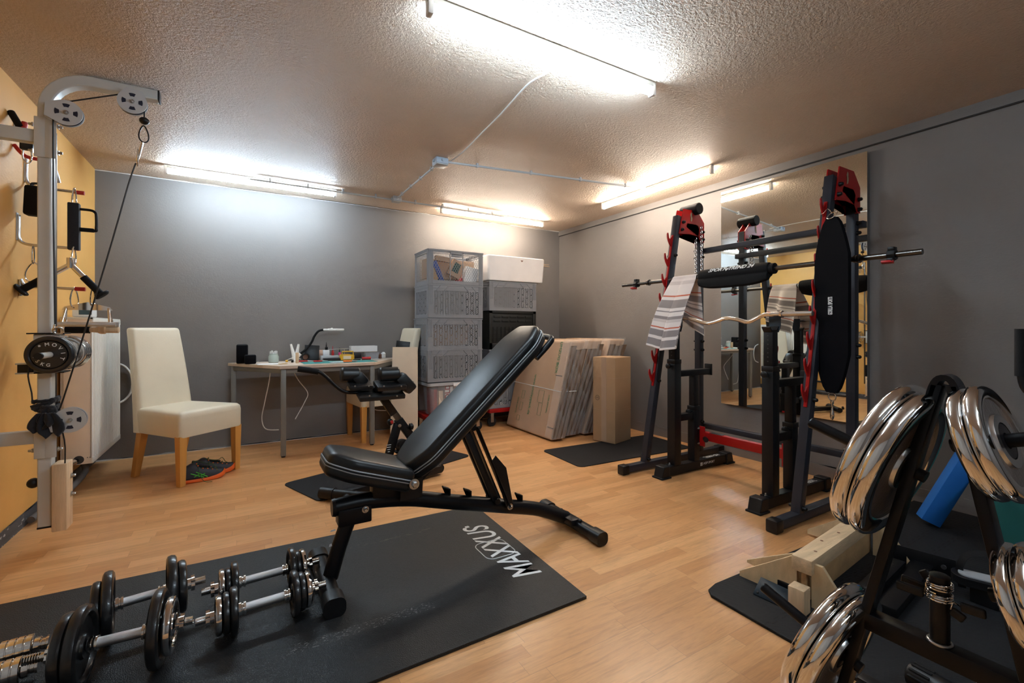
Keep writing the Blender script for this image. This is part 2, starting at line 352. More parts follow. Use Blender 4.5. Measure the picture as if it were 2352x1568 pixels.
    def build(s, name, material, parent=None, bev=0, solid=0, sub=0, smooth=38, mods=None):
        root = parent
        while root is not None and root.parent is not None: root = root.parent
        if root is not None and root in ORG: bmesh.ops.translate(s.bm, verts=s.bm.verts, vec=-ORG[root])
        bmesh.ops.recalc_face_normals(s.bm, faces=s.bm.faces)
        me = bpy.data.meshes.new(name); s.bm.to_mesh(me); s.bm.free()
        o = bpy.data.objects.new(name, me); C.objects.link(o); o.parent = parent
        me.materials.append(M[material] if isinstance(material, str) else material)
        me.shade_smooth(); me.set_sharp_from_angle(angle=math.radians(smooth))
        if solid: md = o.modifiers.new('thickness', 'SOLIDIFY'); md.thickness = solid; md.offset = 0
        if bev:
            md = o.modifiers.new('bevel', 'BEVEL'); md.width = bev; md.segments = 3; md.limit_method = 'ANGLE'; md.angle_limit = math.radians(40)
        if sub: md = o.modifiers.new('subsurf', 'SUBSURF'); md.levels = sub; md.render_levels = sub
        return o
def tag(o, label=None, cat=None, group=None, kind=None):
    if label: o['label'] = label
    if cat: o['category'] = cat
    if group: o['group'] = group
    if kind: o['kind'] = kind
    return o
def thing(name, label, cat, loc=(0,0,0), group=None, rot=(0,0,0), world=True):
    o = bpy.data.objects.new(name, None); C.objects.link(o); o.location = loc; o.rotation_euler = rot; o.empty_display_size = .05
    if world: ORG[o] = Vector(loc)
    return tag(o, label, cat, group)
def solo(mb, name, material, label, cat, loc=None, group=None, **k):
    """a thing that is one mesh; vertices given in room coordinates"""
    vs = mb.bm.verts
    if loc is None:
        mn = Vector((min(v.co.x for v in vs), min(v.co.y for v in vs), min(v.co.z for v in vs))); mxx = Vector((max(v.co.x for v in vs), max(v.co.y for v in vs), 0))
        loc = Vector(((mn.x+mxx.x)/2, (mn.y+mxx.y)/2, mn.z))
    bmesh.ops.translate(mb.bm, verts=mb.bm.verts, vec=-Vector(loc))
    o = mb.build(name, material, None, **k); o.location = loc; return tag(o, label, cat, group)
def struct(mb, name, material, parent=None, **k):
    o = mb.build(name, material, parent, **k)
    if parent is None: o['kind'] = 'structure'
    return o
def copy_tree(o, parent=None):
    c = o.copy(); C.objects.link(c); c.parent = parent
    for ch in list(o.children): copy_tree(ch, c)
    return c
def text(body, o, U, Vv, h, material, parent, name='lettering', t=.0008, xs=1, shear=0, align='CENTER', bold=0):
    """raised lettering: baseline direction U, up direction Vv, cap height h, centre at o"""
    cu = bpy.data.curves.new(name, 'FONT'); cu.body = body; cu.align_x = align; cu.align_y = 'CENTER'; cu.size = h/.70; cu.extrude = t/2/(h/.70)*(h/.70); cu.shear = shear; cu.offset = bold
    tmp = bpy.data.objects.new('tmp_text', cu); C.objects.link(tmp)
    dg = bpy.context.evaluated_depsgraph_get(); dg.update()
    me = bpy.data.meshes.new_from_object(tmp.evaluated_get(dg)); bpy.data.objects.remove(tmp)
    U = Vector(U).normalized(); Vv = Vector(Vv).normalized(); N = U.cross(Vv)
    root = parent
    while root is not None and root.parent is not None: root = root.parent
    off = ORG.get(root, Vector((0,0,0))) if root is not None else Vector((0,0,0))
    for v in me.vertices: v.co = Vector(o)+U*(v.co.x*xs)+Vv*v.co.y+N*v.co.z-off
    me.materials.clear(); me.materials.append(M[material]); me.name = name
    ob = bpy.data.objects.new(name, me); C.objects.link(ob); ob.parent = parent; return ob
def rrect(w, h, r, n=6):
    out = []
    for cx, cy, a0 in ((w/2-r, h/2-r, 0), (-w/2+r, h/2-r, 90), (-w/2+r, -h/2+r, 180), (w/2-r, -h/2+r, 270)):
        for k in range(n+1):
            a = math.radians(a0+90*k/n); out.append((cx+r*math.cos(a), cy+r*math.sin(a)))
    return out
# ================================================================== ROOM
XL, XR, YB, YF, CH = -1.005, 3.53, 4.765, -2.2, 2.31
struct(MB().bb(XL-.12, XR+.12, YF-.12, YB+.12, -.1, 0), 'floor', 'laminate')
struct(MB().bb(XL-.12, XR+.12, YF-.12, YB+.12, CH, CH+.1), 'ceiling', 'ceiling_plaster')
struct(MB().bb(XL-.12, XR+.12, YB, YB+.12, 0, CH), 'wall_back', 'grey_paint')
struct(MB().bb(XR, XR+.12, YF, YB, 0, CH), 'wall_right', 'grey_paint')
struct(MB().bb(XL-.12, XL, 1.7, YB, 0, CH), 'wall_left', 'orange_paint')
struct(MB().bb(XL-.12, XL, YF, 1.7, 0, CH), 'wall_left', 'white_wall')  # unseen stretch made pale so the chrome reflects less orange
dr_ = struct(MB().bb(XL, XL+.02, -.3, .55, 0, 2.0, .004), 'unseen_door', 'white_metal'); MB().bb(XL+.02, XL+.06, .45, .48, 1.02, 1.05).build('unseen_door_handle', 'steel', dr_)  # unseen whitish door, added to give the chrome plates a neutral reflection
struct(MB().bb(XL-.12, XR+.12, YF-.12, YF, 0, CH), 'wall_front', 'grey_paint')
def ragged(x0, x1, n, h, amp, sd):
    rnd = random.Random(sd); pts = [(x0, 0), (x1, 0)]
    for i in range(n+1): pts.append((x1+(x0-x1)*i/n, h+rnd.uniform(-amp, amp)))
    return pts
b_ = MB(); b_.prism(ragged(YF, YB, 60, .068, .006, 3), (XL+.003, 0, 0), (0,1,0), (0,0,1), .006); struct(b_, 'baseboard_left', 'skirting_paint')
b_ = MB(); b_.prism(ragged(YF, YB, 50, .088, .005, 5), (XR-.006, 0, 0), (0,1,0), (0,0,1), .012); struct(b_, 'baseboard_right', 'grey_paint', bev=.004)
b_ = MB(); b_.prism(ragged(XL, XR, 50, .008, .004, 8), (0, YB-.003, 0), (1,0,0), (0,0,1), .006); struct(b_, 'baseboard_back', 'white_plastic')
# coving on the right wall and the cable under it
b_ = MB(); b_.prism([(0,0),(0,-.062),(-.014,-.062),(-.014,-.034),(-.004,-.006),(-.004,0)], (XR, (YF+YB)/2, CH), (1,0,0), (0,0,1), YB-YF); struct(b_, 'trim_1', 'grey_paint')
b_ = MB(); b_.tube([(XR-.010, YF+.01, CH-.066), (XR-.010, YB-.01, CH-.066)], .004, 8); struct(b_, 'trim_2', 'ink')
b_ = MB(); pts = [];
b_.prism(ragged(XL, XR, 70, .006, .003, 12), (0, YB-.002, CH-.008), (1,0,0), (0,0,1), .004); struct(b_, 'trim_3', 'white_plastic')

# ------------------------------------------------------------------ tube lights
def tube_light(p, q, material, label, group):
    p = Vector(p); q = Vector(q); d = (q-p).normalized(); n = Vector((-d.y, d.x, 0)); z = CH
    t = thing('tube_light', label, 'light', ((p.x+q.x)/2, (p.y+q.y)/2, z-.06), group)
    a = p+d*0; e = q
    MB().beam((a.x, a.y, z-.014), (e.x, e.y, z-.014), .034, .026, bev=.003).build('batten', 'white_metal', t)
    for s_ in (0, 1):
        c = p+d*.012 if s_ == 0 else q-d*.012
        MB().box((c.x, c.y, z-.036), (.024, .036, .066) if abs(d.x) > .5 else (.036, .024, .066), None, .006).build('end_cap', 'white_plastic', t)
    MB().cyl((p+d*.028+V(0,0,z-.052)), (q-d*.028+V(0,0,z-.052)), .013, seg=20).build('tube', material, t)
    return t
tube_light((.600, 1.650, 0), (1.820, 1.645, 0), 'tube_cool', 'long white tube light in the middle of the ceiling above the bench', 'tube lights on the ceiling')
tube_light((-.520, 4.36, 0), (.730, 4.36, 0), 'tube_cool', 'bluish white tube light over the desk along the back wall', 'tube lights on the ceiling')
tube_light((1.75, 4.40, 0), (3.03, 4.40, 0), 'tube_warm', 'warm white tube light over the stacked crates along the back wall', 'tube lights on the ceiling')
tube_light((3.10, 3.46, 0), (3.10, 2.22, 0), 'tube_warm', 'warm white tube light running beside the right wall towards the mirror', 'tube lights on the ceiling')
tube_light((.60, -1.0, 0), (1.82, -1.0, 0), 'tube_cool', 'tube light on the ceiling behind the camera', 'tube lights on the ceiling')
# ------------------------------------------------------------------ ceiling electrics
def junction(c, s, label, material, cap=True):
    t = thing('junction_box', label, 'electrical box', (c[0], c[1], CH-.045))
    MB().box((c[0], c[1], CH-.022), (s, s, .044), None, .006).build('box_body', material, t)
    MB().box((c[0], c[1], CH-.048), (s*.96, s*.96, .008), None, .003).build('lid', 'conduit' if cap else material, t)
    for k in range(4):
        a = k*PI/2; MB().cyl((c[0]+s*.45*math.cos(a), c[1]+s*.45*math.sin(a), CH-.022), (c[0]+s*.62*math.cos(a), c[1]+s*.62*math.sin(a), CH-.022), .011, .009, 12).build('cable_gland', material, t)
junction((1.262, 3.18), .095, 'blue grey junction box in the middle of the ceiling where three lines meet', 'box_grey')
junction((1.262, 4.30), .08, 'pale junction box at the back wall edge of the ceiling', 'grey_plastic', False)
def conduit(p, q, label, r=.0085, n=4):
    p = Vector(p); q = Vector(q); t = thing('conduit', label, 'pipe', (p+q)/2, 'grey conduits on the ceiling')
    MB().cyl(p, q, r, seg=12).build('pipe', 'conduit', t); d = (q-p).normalized()
    for i in range(n):
        c = p+(q-p)*((i+.5)/n); o = MB().beam(c-d*.009, c+d*.009, .024, .024); o.box((c.x, c.y, (c.z+CH)/2), (.016, .016, abs(CH-c.z))); o.build('clip', 'conduit', t)
conduit((1.262, 4.255, CH-.02), (1.262, 3.235, CH-.02), 'short grey conduit joining the two ceiling junction boxes')
conduit((1.318, 3.16, CH-.02), (3.08, 2.86, CH-.02), 'long grey conduit from the middle junction box to the right hand light')
conduit((1.215, 4.31, CH-.03), (.05, 4.31, CH-.03), 'grey conduit from the rear junction box left above the desk light')
conduit((1.31, 4.31, CH-.03), (2.45, 4.33, CH-.03), 'grey conduit from the rear junction box right to the warm light')
c1 = [P(1020,380,z=CH-.01), P(1060,352,z=CH-.006), P(1110,302,z=CH-.006), P(1150,262,z=CH-.005), P(1200,206,z=CH-.005), P(1225,184,z=CH-.006), P(1256,168,z=CH-.008)]
solo(MB().tube(c1, .0045, 8, smooth=5), 'ceiling_cable', 'cable_white', 'thin white cable across the ceiling from the junction box to the middle light', 'cable')
# ------------------------------------------------------------------ mirror
t = thing('wall_mirror', 'tall frameless mirror on the right wall behind the rack', 'mirror', (XR-.02, 1.9, .42))
MB().bb(XR-.024, XR-.004, 1.384, 2.416, .434, 2.195).build('backing', 'black_metal', t)
MB().bb(XR-.029, XR-.0245, 1.374, 2.426, .42, 2.208).build('glass', 'mirror_glass', t)

# ================================================================== MATS
z = .006
solo(MB().prism([(1.152,1.376),(1.178,2.420),(-.84,2.462),(-.87,1.352)], (0,0,z), (1,0,0), (0,1,0), .012), 'exercise_mat', 'mat_leather', 'large black exercise mat with white lettering under the dumbbells and bench', 'mat', loc=(0,0,0), bev=.002)
mt = bpy.data.objects['exercise_mat']
def world_child(obname): pass
U = V(.012,1,0).normalized(); Vv = V(-1,.012,0).normalized()
def mattext(s, px0, px1, h, shear=0, xs=1.0, name='lettering', bold=0.002):
    a = P(*px0, z=.0125); b2 = P(*px1, z=.0125); c = (a+b2)/2
    o = text(s, (c.x, c.y, .0126), U, Vv, h, 'white_ink', None, name, t=.0008, xs=xs, shear=shear, bold=bold)
    o.parent = mt; return o
mattext('MAXXUS', (1205,1305), (1103,1222), .128, .25, .75, 'lettering', .0012)
o = MB(); oc = P(1160,1262,z=.0126)
oc = P(1137,1260,z=.0126); rp = [V(oc.x+p[1]*1.0, oc.y+p[0], .0128) for p in rrect(.165, .150, .035, 5)]
mb = MB(); mb.tube(rp, .002, 6, closed=True); mb.build('logo_outline', 'white_ink', None).parent = mt
oc = P(1073,1210,z=.0126); mb = MB(); mb.prism(rrect(.022,.022,.004), (oc.x, oc.y, .0126), (1,0,0), (0,1,0), .0008); mb.build('logo_mark', 'white_ink', None).parent = mt

rm = rrect(1.22, .545, .05); th = math.radians(-2.5)
solo(MB().prism([(x*math.cos(th)-y*math.sin(th)+2.815, x*math.sin(th)+y*math.cos(th)+2.945) for x, y in rm], (0,0,.003), (1,0,0), (0,1,0), .006), 'floor_mat', 'rubber', 'thin black rubber mat under the tall carton by the right wall', 'mat')
th = math.radians(20); rm = rrect(1.30, .50, .05)
solo(MB().prism([(x*math.cos(th)-y*math.sin(th)+.925, x*math.sin(th)+y*math.cos(th)+3.42) for x, y in rm], (0,0,.003), (1,0,0), (0,1,0), .006), 'floor_mat', 'rubber', 'thin black rubber mat under the back extension bench in front of the desk', 'mat')
pm = [(1.60,1.165),(1.575,1.135),(1.565,-.65),(3.50,-.65),(3.50,1.135),(1.66,1.178)]
solo(MB().prism(pm, (0,0,.006), (1,0,0), (0,1,0), .012), 'puzzle_mat', 'puzzle_rubber', 'black interlocking foam tile mat along the right wall under the plates', 'mat', bev=.003)

# ================================================================== ADJUSTABLE BENCH
BY = 1.93
bn = thing('weight_bench', 'black adjustable weight bench with raised backrest in the middle of the room', 'weight bench', (.95, BY, 0))
def pad(name, outline, o, U, Vv, t, parent, mat_='vinyl', rad=.022, pipes=True):
    o = Vector(o); U = Vector(U).normalized(); Vv = Vector(Vv).normalized(); N = U.cross(Vv)
    def inset(pts, d):
        n = len(pts); out = []
        for i in range(n):
            a = Vector(pts[i-1]); b3 = Vector(pts[i]); c3 = Vector(pts[(i+1) % n]); e = (c3-a); e = e.normalized() if e.length > 1e-7 else Vector((1,0))
            nn_ = Vector((-e.y, e.x)); out.append((b3.x+nn_.x*d, b3.y+nn_.y*d))
        return out
    outline = [p for i, p in enumerate(outline) if (Vector(p)-Vector(outline[i-1])).length > .0015]
    mb = MB(); rings = []
    for hh, dd_ in [(-t/2, rad)]+[(-t/2+rad*(1-math.cos(a)), rad*(1-math.sin(a))) for a in (.45,.9,1.3)]+[(-.004, 0), (0, .004), (.004, 0)]+[(t/2-rad*(1-math.cos(a)), rad*(1-math.sin(a))) for a in (1.3,.9,.45)]+[(t/2, rad)]:
        rings.append([mb.bm.verts.new(o+U*a+Vv*b4+N*hh) for a, b4 in inset(outline, dd_)])
    mb.skin(rings); pd = mb.build(name, mat_, parent, smooth=55)
    if pipes:
        for s_ in (-1, 1): MB().tube([o+U*(a*1.003)+Vv*(b2*1.003)+N*(s_*.0055) for a, b2 in outline], .0028, 6, closed=True).build('piping', 'grey_foam', pd)
        MB().tube([o+U*(a*1.004)+Vv*(b2*1.004) for a, b2 in outline], .0035, 6, closed=True).build('seam', 'black_satin', pd)
    return pd
def poly_round(pts, r, n=5):
    out = []; k = len(pts)
    for i in range(k):
        p0 = Vector(pts[i-1]); p1 = Vector(pts[i]); p2 = Vector(pts[(i+1) % k]); a = (p0-p1).normalized(); c = (p2-p1).normalized()
        A = p1+a*r; Cc = p1+c*r
        for j in range(n+1):
            t_ = j/n; q = A*(1-t_)**2+p1*2*t_*(1-t_)+Cc*t_*t_; out.append((q.x, q.y))
    return out
# backrest: centre line from the hinge to the top
b0 = V(.605, BY, .442); b1 = V(1.268, BY, 1.040); bu = (b1-b0).normalized(); bl = (b1-b0).length
bo = (b0+b1)/2
out = poly_round([(-bl/2,-.085),(-bl/2+.10,-.14),(bl/2-.10,-.14),(bl/2,-.085),(bl/2,.085),(bl/2-.10,.14),(-bl/2+.10,.14),(-bl/2,.085)], .035)
bp = pad('backrest', out, bo, bu, (0,1,0), .092, bn); N = bu.cross(V(0,1,0))
sn = -1 if N.z > 0 else 1
# second board behind the top of the backrest
hb = b1+N*(0) 
ho = MB(); top = b1-bu*.03+V(.045,0,-.045)
ho.tube([top+V(0,-.10,0)-bu*.10, top+V(0,-.10,0), top+bu*.045+V(0,-.07,0), top+bu*.05+V(0,.07,0), top+V(0,.10,0), top+V(0,.10,0)-bu*.10], .015, 12, smooth=4); ho.build('grab_handle', 'black_satin', bn)
# seat
s0 = V(.275, BY, .535); s1 = V(.60, BY, .425); su = (s1-s0).normalized(); sl = (s1-s0).length
out = poly_round([(-sl/2,-.085),(-sl/2+.09,-.14),(sl/2,-.14),(sl/2,.14),(-sl/2+.09,.14),(-sl/2,.085)], .03)
pad('seat', out, (s0+s1)/2, su, (0,1,0), .095, bn, rad=.026)
# rail
rl = [V(.315,BY,.335), V(.45,BY,.338), V(.62,BY,.315), V(.78,BY,.272), V(1.10,BY,.186), V(1.27,BY,.140), V(1.35,BY,.108), V(1.42,BY,.075), V(1.475,BY,.05)]
MB().tube(rl, .034, 16, smooth=4).build('main_rail', 'black_satin', bn)
MB().cyl((.318,BY,.335), (.305,BY,.335), .036, .033, 20).build('rail_cap', 'plastic_black', bn)
MB().bb(.325,.455,BY-.036,BY+.036,.262,.33,.006).build('bracket', 'black_satin', bn)
MB().tube([(.375,BY,.29), (.335,BY,.18), (.300,BY,.06)], .030, 16, smooth=3).build('rear_leg', 'black_satin', bn)
def rbar(x, y0, y1, z, w, h, name, capname):
    mb = MB(); mb.prism(rrect(w, h, h*.42, 5), (x, (y0+y1)/2, z), (1,0,0), (0,0,1), y1-y0); f = mb.build(name, 'black_satin', bn)
    for s_, yy in ((-1, y0), (1, y1)):
        m2 = MB(); m2.prism(rrect(w+.012, h+.010, h*.45, 5), (x, yy, z), (1,0,0), (0,0,1), .07); m2.build('end_cap', 'plastic_black', f, bev=.005)
    return f
rbar(.285, 1.765, 2.14, .046, .066, .062, 'rear_foot', 'cap')
f2 = rbar(1.493, 1.70, 2.13, .036, .056, .056, 'front_foot', 'cap')
for yy in (1.83, 1.99): MB().ball((1.487, yy, .068), .011, (1,1,.8), 12).build('bolt_head', 'plastic_black', bn)
MB().bb(1.44,1.50,1.84,1.99,.040,.072,.004).build('foot_plate', 'black_satin', bn)
# ladder hooks
for x0, z0 in ((.800,.292),(.905,.264),(1.185,.192)):
    m2 = MB(); m2.prism([(.006,-.03),(.011,-.03),(.011,.024),(-.020,.038),(-.022,.033),(.006,.020)], (x0, BY, z0+.008), (1,0,0), (0,0,1), .026); m2.build('ladder_hook', 'black_metal', bn)
# strut that props the backrest
for yy in (BY-.045, BY+.045):
    MB().beam((.925, yy, .60), (1.10, yy, .195), .006, .045, (0,1,0)).build('strut', 'black_metal', bn)
    MB().beam((.88, yy*.5+BY*.5, .585), (1.035, yy*.5+BY*.5, .235), .03, .022, (0,1,0)).build('strut', 'black_metal', bn)
MB().prism([(1.078,.205),(1.118,.20),(1.078,.39),(1.022,.455),(1.0,.43)], (0, BY-.051, 0), (1,0,0), (0,0,1), .005).build('gusset', 'black_metal', bn)
MB().cyl((1.035,BY-.05,.235), (1.035,BY+.05,.235), .014, seg=14).build('strut_pin', 'black_satin', bn)
MB().cyl((.90,BY-.07,.60), (.90,BY+.07,.60), .012, seg=14).build('strut_pin', 'black_satin', bn)
MB().beam((.66,BY,.40),(1.18,BY,.87), .05, .03, (0,1,0)).build('backrest_frame', 'black_metal', bn)
MB().prism([(-.05,-.055),(.045,-.055),(.05,.03),(.0,.055),(-.045,.03)], (.615, BY-.055, .385), (1,0,0), (0,0,1), .006).build('hinge_plate', 'black_metal', bn)
MB().prism([(-.05,-.055),(.045,-.055),(.05,.03),(.0,.055),(-.045,.03)], (.615, BY+.055, .385), (1,0,0), (0,0,1), .006).build('hinge_plate', 'black_metal', bn)
MB().bb(.46,.59,BY-.03,BY+.03,.335,.41,.004).build('seat_mount', 'black_metal', bn)
def bolt(x, y, z, r=.016, parent=bn, ax=(0,-1,0)):
    a = Vector(ax); c = V(x,y,z)
    MB().cyl(c, c+a*.004, r, seg=20).lathe([(r*.62,0),(r*.62,.010),(r*.45,.013)], c+a*.004, a, 6).build('bolt', 'steel', parent)
bolt(.596, 1.785, .423, .021); bolt(.428, BY-.036, .318, .014); bolt(1.10, BY-.050, .200, .015)
MB().cyl((.596,1.79,.423),(.596,2.07,.423), .012, seg=14).build('hinge_pin', 'black_metal', bn)
for (px, py, w_, h_) in ((765,1218,.022,.008),(759,1252,.012,.012)):
    q = P(px, py, y=BY-.031)
    MB().prism([(-w_/2,-h_/2),(w_/2,-h_/3),(w_/3,h_/2),(-w_/3,h_/3)], q, (1,0,0), (0,0,1), .0006).build('paint_chip', 'white_ink', bn)
# ================================================================== DUMBBELLS
def ringtube(mb, c, axis, R, r, seg=32, n=10):
    u, v, w = frame(axis); c = Vector(c); rings = []
    for i in range(seg):
        a = 2*PI*i/seg; d = u*math.cos(a)+v*math.sin(a)
        rings.append([mb.bm.verts.new(c+d*(R+r*math.cos(2*PI*k/n))+w*(r*math.sin(2*PI*k/n))) for k in range(n)])
    mb.skin(rings, closed=True); return mb
def plate_prof(R, T, hole=.014, rim=.24):
    h = T/2; ri = R*(1-rim)
    return [(hole,-h*.8),(hole+.018,-h*.8),(hole+.020,-h*.35),(ri-.004,-h*.35),(ri,-h*.8),(ri+.004,-h),(R-T*.35,-h),(R-T*.10,-h*.7),(R,0),(R-T*.10,h*.7),(R-T*.35,h),(ri+.004,h),(ri,h*.8),(ri-.004,h*.35),(hole+.020,h*.35),(hole+.018,h*.8),(hole,h*.8)]
def dumbbell(label, c, ang, grip, plates, tail, zc):
    """plates: list of (radius, thickness, material) from the grip outwards, for each end"""
    t = thing('dumbbell', label, 'dumbbell', (c[0], c[1], zc), 'loaded dumbbells on the black mat', rot=(0,0,ang), world=False)
    g = grip/2
    MB().cyl((-g,0,0), (g,0,0), .0145, seg=24).build('handle_grip', 'knurl', t)
    for e in (0, 1):
        sg = -1 if e == 0 else 1; x = sg*g; lst = plates[e]
        mb = MB(); mb.lathe([(.013,0),(.021,.001),(.021,.007),(.017,.009),(.017,.013),(.0215,.015),(.0215,.024),(.013,.025)], (x-sg*.012,0,0), (sg,0,0), 24); mb.build('inner_collar', 'chrome', t)
        d = .013
        for R, T, mt_ in lst:
            MB().lathe(plate_prof(R, T), (x+sg*(d+T/2),0,0), (1,0,0), 48, closed=True).build('weight_plate', mt_, t); d += T+.001
        n0 = x+sg*d
        mb = MB(); star = []
        for k in range(36):
            a = 2*PI*k/36; star.append(((.026 if (k % 6) < 3 else .0215)*math.cos(a), (.026 if (k % 6) < 3 else .0215)*math.sin(a)))
        mb.lathe([(.013,0),(.019,0),(.019,.012),(.013,.012)], (n0,0,0), (sg,0,0), 24)
        mb.prism(star, (n0+sg*.018,0,0), (0,1,0), (0,0,1), .011); mb.build('star_nut', 'chrome', t)
        prof = []; L = tail[e]; n = 9
        for k in range(n): prof += [(.0135, L*k/n), (.0115, L*(k+.5)/n)]
        prof += [(.0135, L)]
        MB().lathe([(.005,0)]+prof+[(.005, L)], (n0+sg*.022,0,0), (sg,0,0), 20).build('threaded_end', 'chrome', t)
    return t
m, nt, b = nodes_of('knurl'); vec, X_, Y_, Z_ = obj_xyz(nt); b.inputs['Base Color'].default_value = (.62,.62,.63,1); b.inputs['Metallic'].default_value = 1; b.inputs['Roughness'].default_value = .32
bump(nt, b, noise(nt, mapping(nt, vec, (1,1,1)), 1500, 1), .6, .001); M['knurl'] = m
BK = 'plate_black'; CR = 'chrome'
def dbl(pl, pr): return pl, pr
pA = (.1125, .028, BK); pB = (.085, .024, BK); pC = (.083,.026,CR); pS = (.078,.022,BK); pS2=(.060,.018,BK); pS3=(.062,.020,CR)
def place(px, zc): 
    q = P(*px, z=zc); return q.x, q.y
zt = .012
e0, e1 = P(180,1405,z=.12), P(455,1343,z=.12)
def dd(pxl, pxr, R):
    zc = R+zt; a = P(*pxl, z=zc); b2 = P(*pxr, z=zc); return ((a.x+b2.x)/2, (a.y+b2.y)/2), math.atan2(b2.y-a.y, b2.x-a.x), (b2-a).length, zc
c, an, L, zc = dd((274,1386), (372,1358), .1125)
dumbbell('larger dumbbell with only black plates, behind the one carrying a chrome disc', c, an, L, ([(.1125,.030,BK),(.088,.026,BK)], [(.1125,.030,BK),(.088,.026,BK)]), (.030,.034), zc)
c, an, L, zc = dd((215,1478), (338,1448), .1125)
dumbbell('front large dumbbell with big black plates and one chrome disc on its right end', c, an, L, ([(.1125,.032,BK),(.100,.030,BK)], [(.1125,.030,BK),(.083,.026,CR)]), (.05,.024), zc)
c, an, L, zc = dd((556,1335), (655,1308), .078)
dumbbell('small dumbbell farther back, beside the foot of the bench', c, an, L, ([(.078,.022,BK),(.060,.018,BK),(.062,.020,CR)], [(.078,.022,BK),(.060,.018,BK),(.062,.018,CR)]), (.03,.03), zc)
c, an, L, zc = dd((556,1397), (660,1366), .078)
dumbbell('small dumbbell in front, its right end touching the bench foot', c, an, L, ([(.078,.022,BK),(.066,.020,BK),(.062,.022,CR)], [(.078,.022,BK),(.066,.020,BK),(.062,.020,CR)]), (.03,.03), zc)
# all-chrome dumbbells cut by the left edge
def chrome_db(px, label, zc):
    q = P(*px, z=zc); an = math.radians(3)
    t = thing('dumbbell', label, 'dumbbell', q, 'chrome dumbbells at the mat edge', rot=(0,0,an), world=False)
    MB().cyl((-.33,0,0), (-.05,0,0), .0135, seg=24).build('handle_grip', 'chrome_satin', t)
    for s_ in (0, 1):
        x0 = -.05 if s_ == 0 else -.33-.078
        prof = [(.01,0)]
        for k in range(4): prof += [(.034, .019*k+.001), (.0365, .019*k+.003), (.0365, .019*k+.0165), (.034, .019*k+.0185)]
        prof += [(.01,.077)]
        MB().lathe(prof, (x0,0,0), (1,0,0), 40).build('head', 'chrome', t)
        sg = 1 if s_ == 0 else -1; e = x0+.077 if s_ == 0 else x0
        MB().lathe([(.008,0),(.024,0),(.024,.014),(.018,.018),(.018,.026),(.021,.028),(.021,.034),(.008,.034)], (e,0,0), (sg,0,0), 28).build('end_nut', 'chrome', t)
chrome_db((52,1490), 'small chrome dumbbell at the left edge, the farther of two', .0365+zt)
chrome_db((22,1545), 'small chrome dumbbell in the lower left corner, nearest the camera', .0365+zt)
# ================================================================== SQUAT RACK
YL_, YR_ = 2.42, 1.335
rk = thing('squat_rack', 'dark grey squat rack with red hooks and red top plates before the mirror', 'squat rack', (2.9, 1.885, 0))
B0, B1 = V(2.585,0,.055), V(2.955,0,1.99)
def ux(z): return B0.x+(B1.x-B0.x)*(z-B0.z)/(B1.z-B0.z)
XRR = 3.205
TP = [(2.975,1.992),(3.145,1.992),(3.225,1.905),(3.225,1.750),(3.182,1.745),(3.150,1.792),(3.045,1.800),(2.925,1.790)]
TH = [(3.005,1.852),(3.165,1.852),(3.140,1.882),(3.020,1.884)]
def cap_nut(c, sg, parent):
    c = Vector(c)
    MB().cyl(c, c+V(0,sg*.006,0), .013, seg=14).lathe([(.011,0),(.011,.008),(.009,.014),(.004,.017)], c+V(0,sg*.006,0), (0,sg,0), 14).build('nut_cap', 'plastic_black', parent)
def horn(z, y, parent):
    x = ux(z)-.026
    pts = [(.0,-.055),(.006,-.045),(.006,.045),(-.004,.035),(-.012,.018),(-.024,.012),(-.034,.020),(-.040,.040),(-.044,.058),(-.050,.060),(-.056,.050),(-.055,.022),(-.044,-.008),(-.026,-.036)]
    MB().prism(pts, (x, y, z), (1,0,0), (0,0,1), .008).build('bar_hook', 'red', parent, bev=.0015)
for Y in (YL_, YR_):
    fr = MB(); fr.beam((B0.x, Y, B0.z), (ux(1.935), Y, 1.935), .05, .05, (0,1,0), .004); fr.build('front_upright', 'rack_grey', rk)
    MB().bb(XRR-.025, XRR+.025, Y-.025, Y+.025, .055, 1.90, .004).build('rear_upright', 'rack_grey', rk)
    ft = MB().bb(2.37, 3.44, Y-.025, Y+.025, .012, .062, .004).build('foot_bar', 'rack_grey', rk)
    for x0 in (2.335, 3.43): MB().bb(x0, x0+.065, Y-.031, Y+.031, 0, .068, .008).build('foot_cap', 'plastic_black', ft)
    for s_ in (-1, 1):
        MB().prism(TP, (0, Y+s_*.030, 0), (1,0,0), (0,0,1), .007, hole=TH).build('top_plate', 'red', rk)
        for x_, z_ in ((2.968,1.885),(2.952,1.825),(3.20,1.83),(3.20,1.77)): cap_nut((x_, Y+s_*.033, z_), s_, rk)
        for z_ in (1.69, 1.63, .30, .22, .95, .88): cap_nut((XRR, Y+s_*.025, z_), s_, rk)
        for z_ in (1.62, 1.16, .66, .085): cap_nut((ux(z_), Y+s_*.025, z_), s_, rk)
    zs = [1.735,1.575,1.415,1.265,1.12,.975,.83,.69]
    MB().beam((ux(.62)-.028, Y, .62), (ux(1.78)-.028, Y, 1.78), .008, .018, (0,1,0), .001).build('hook_rail', 'red', rk)
    for z_ in zs: horn(z_, Y, rk)
    MB().bb(XRR-.02,XRR+.02,Y-.025,Y+.025,1.89,1.905,.002).build('upright_cap', 'plastic_black', rk)
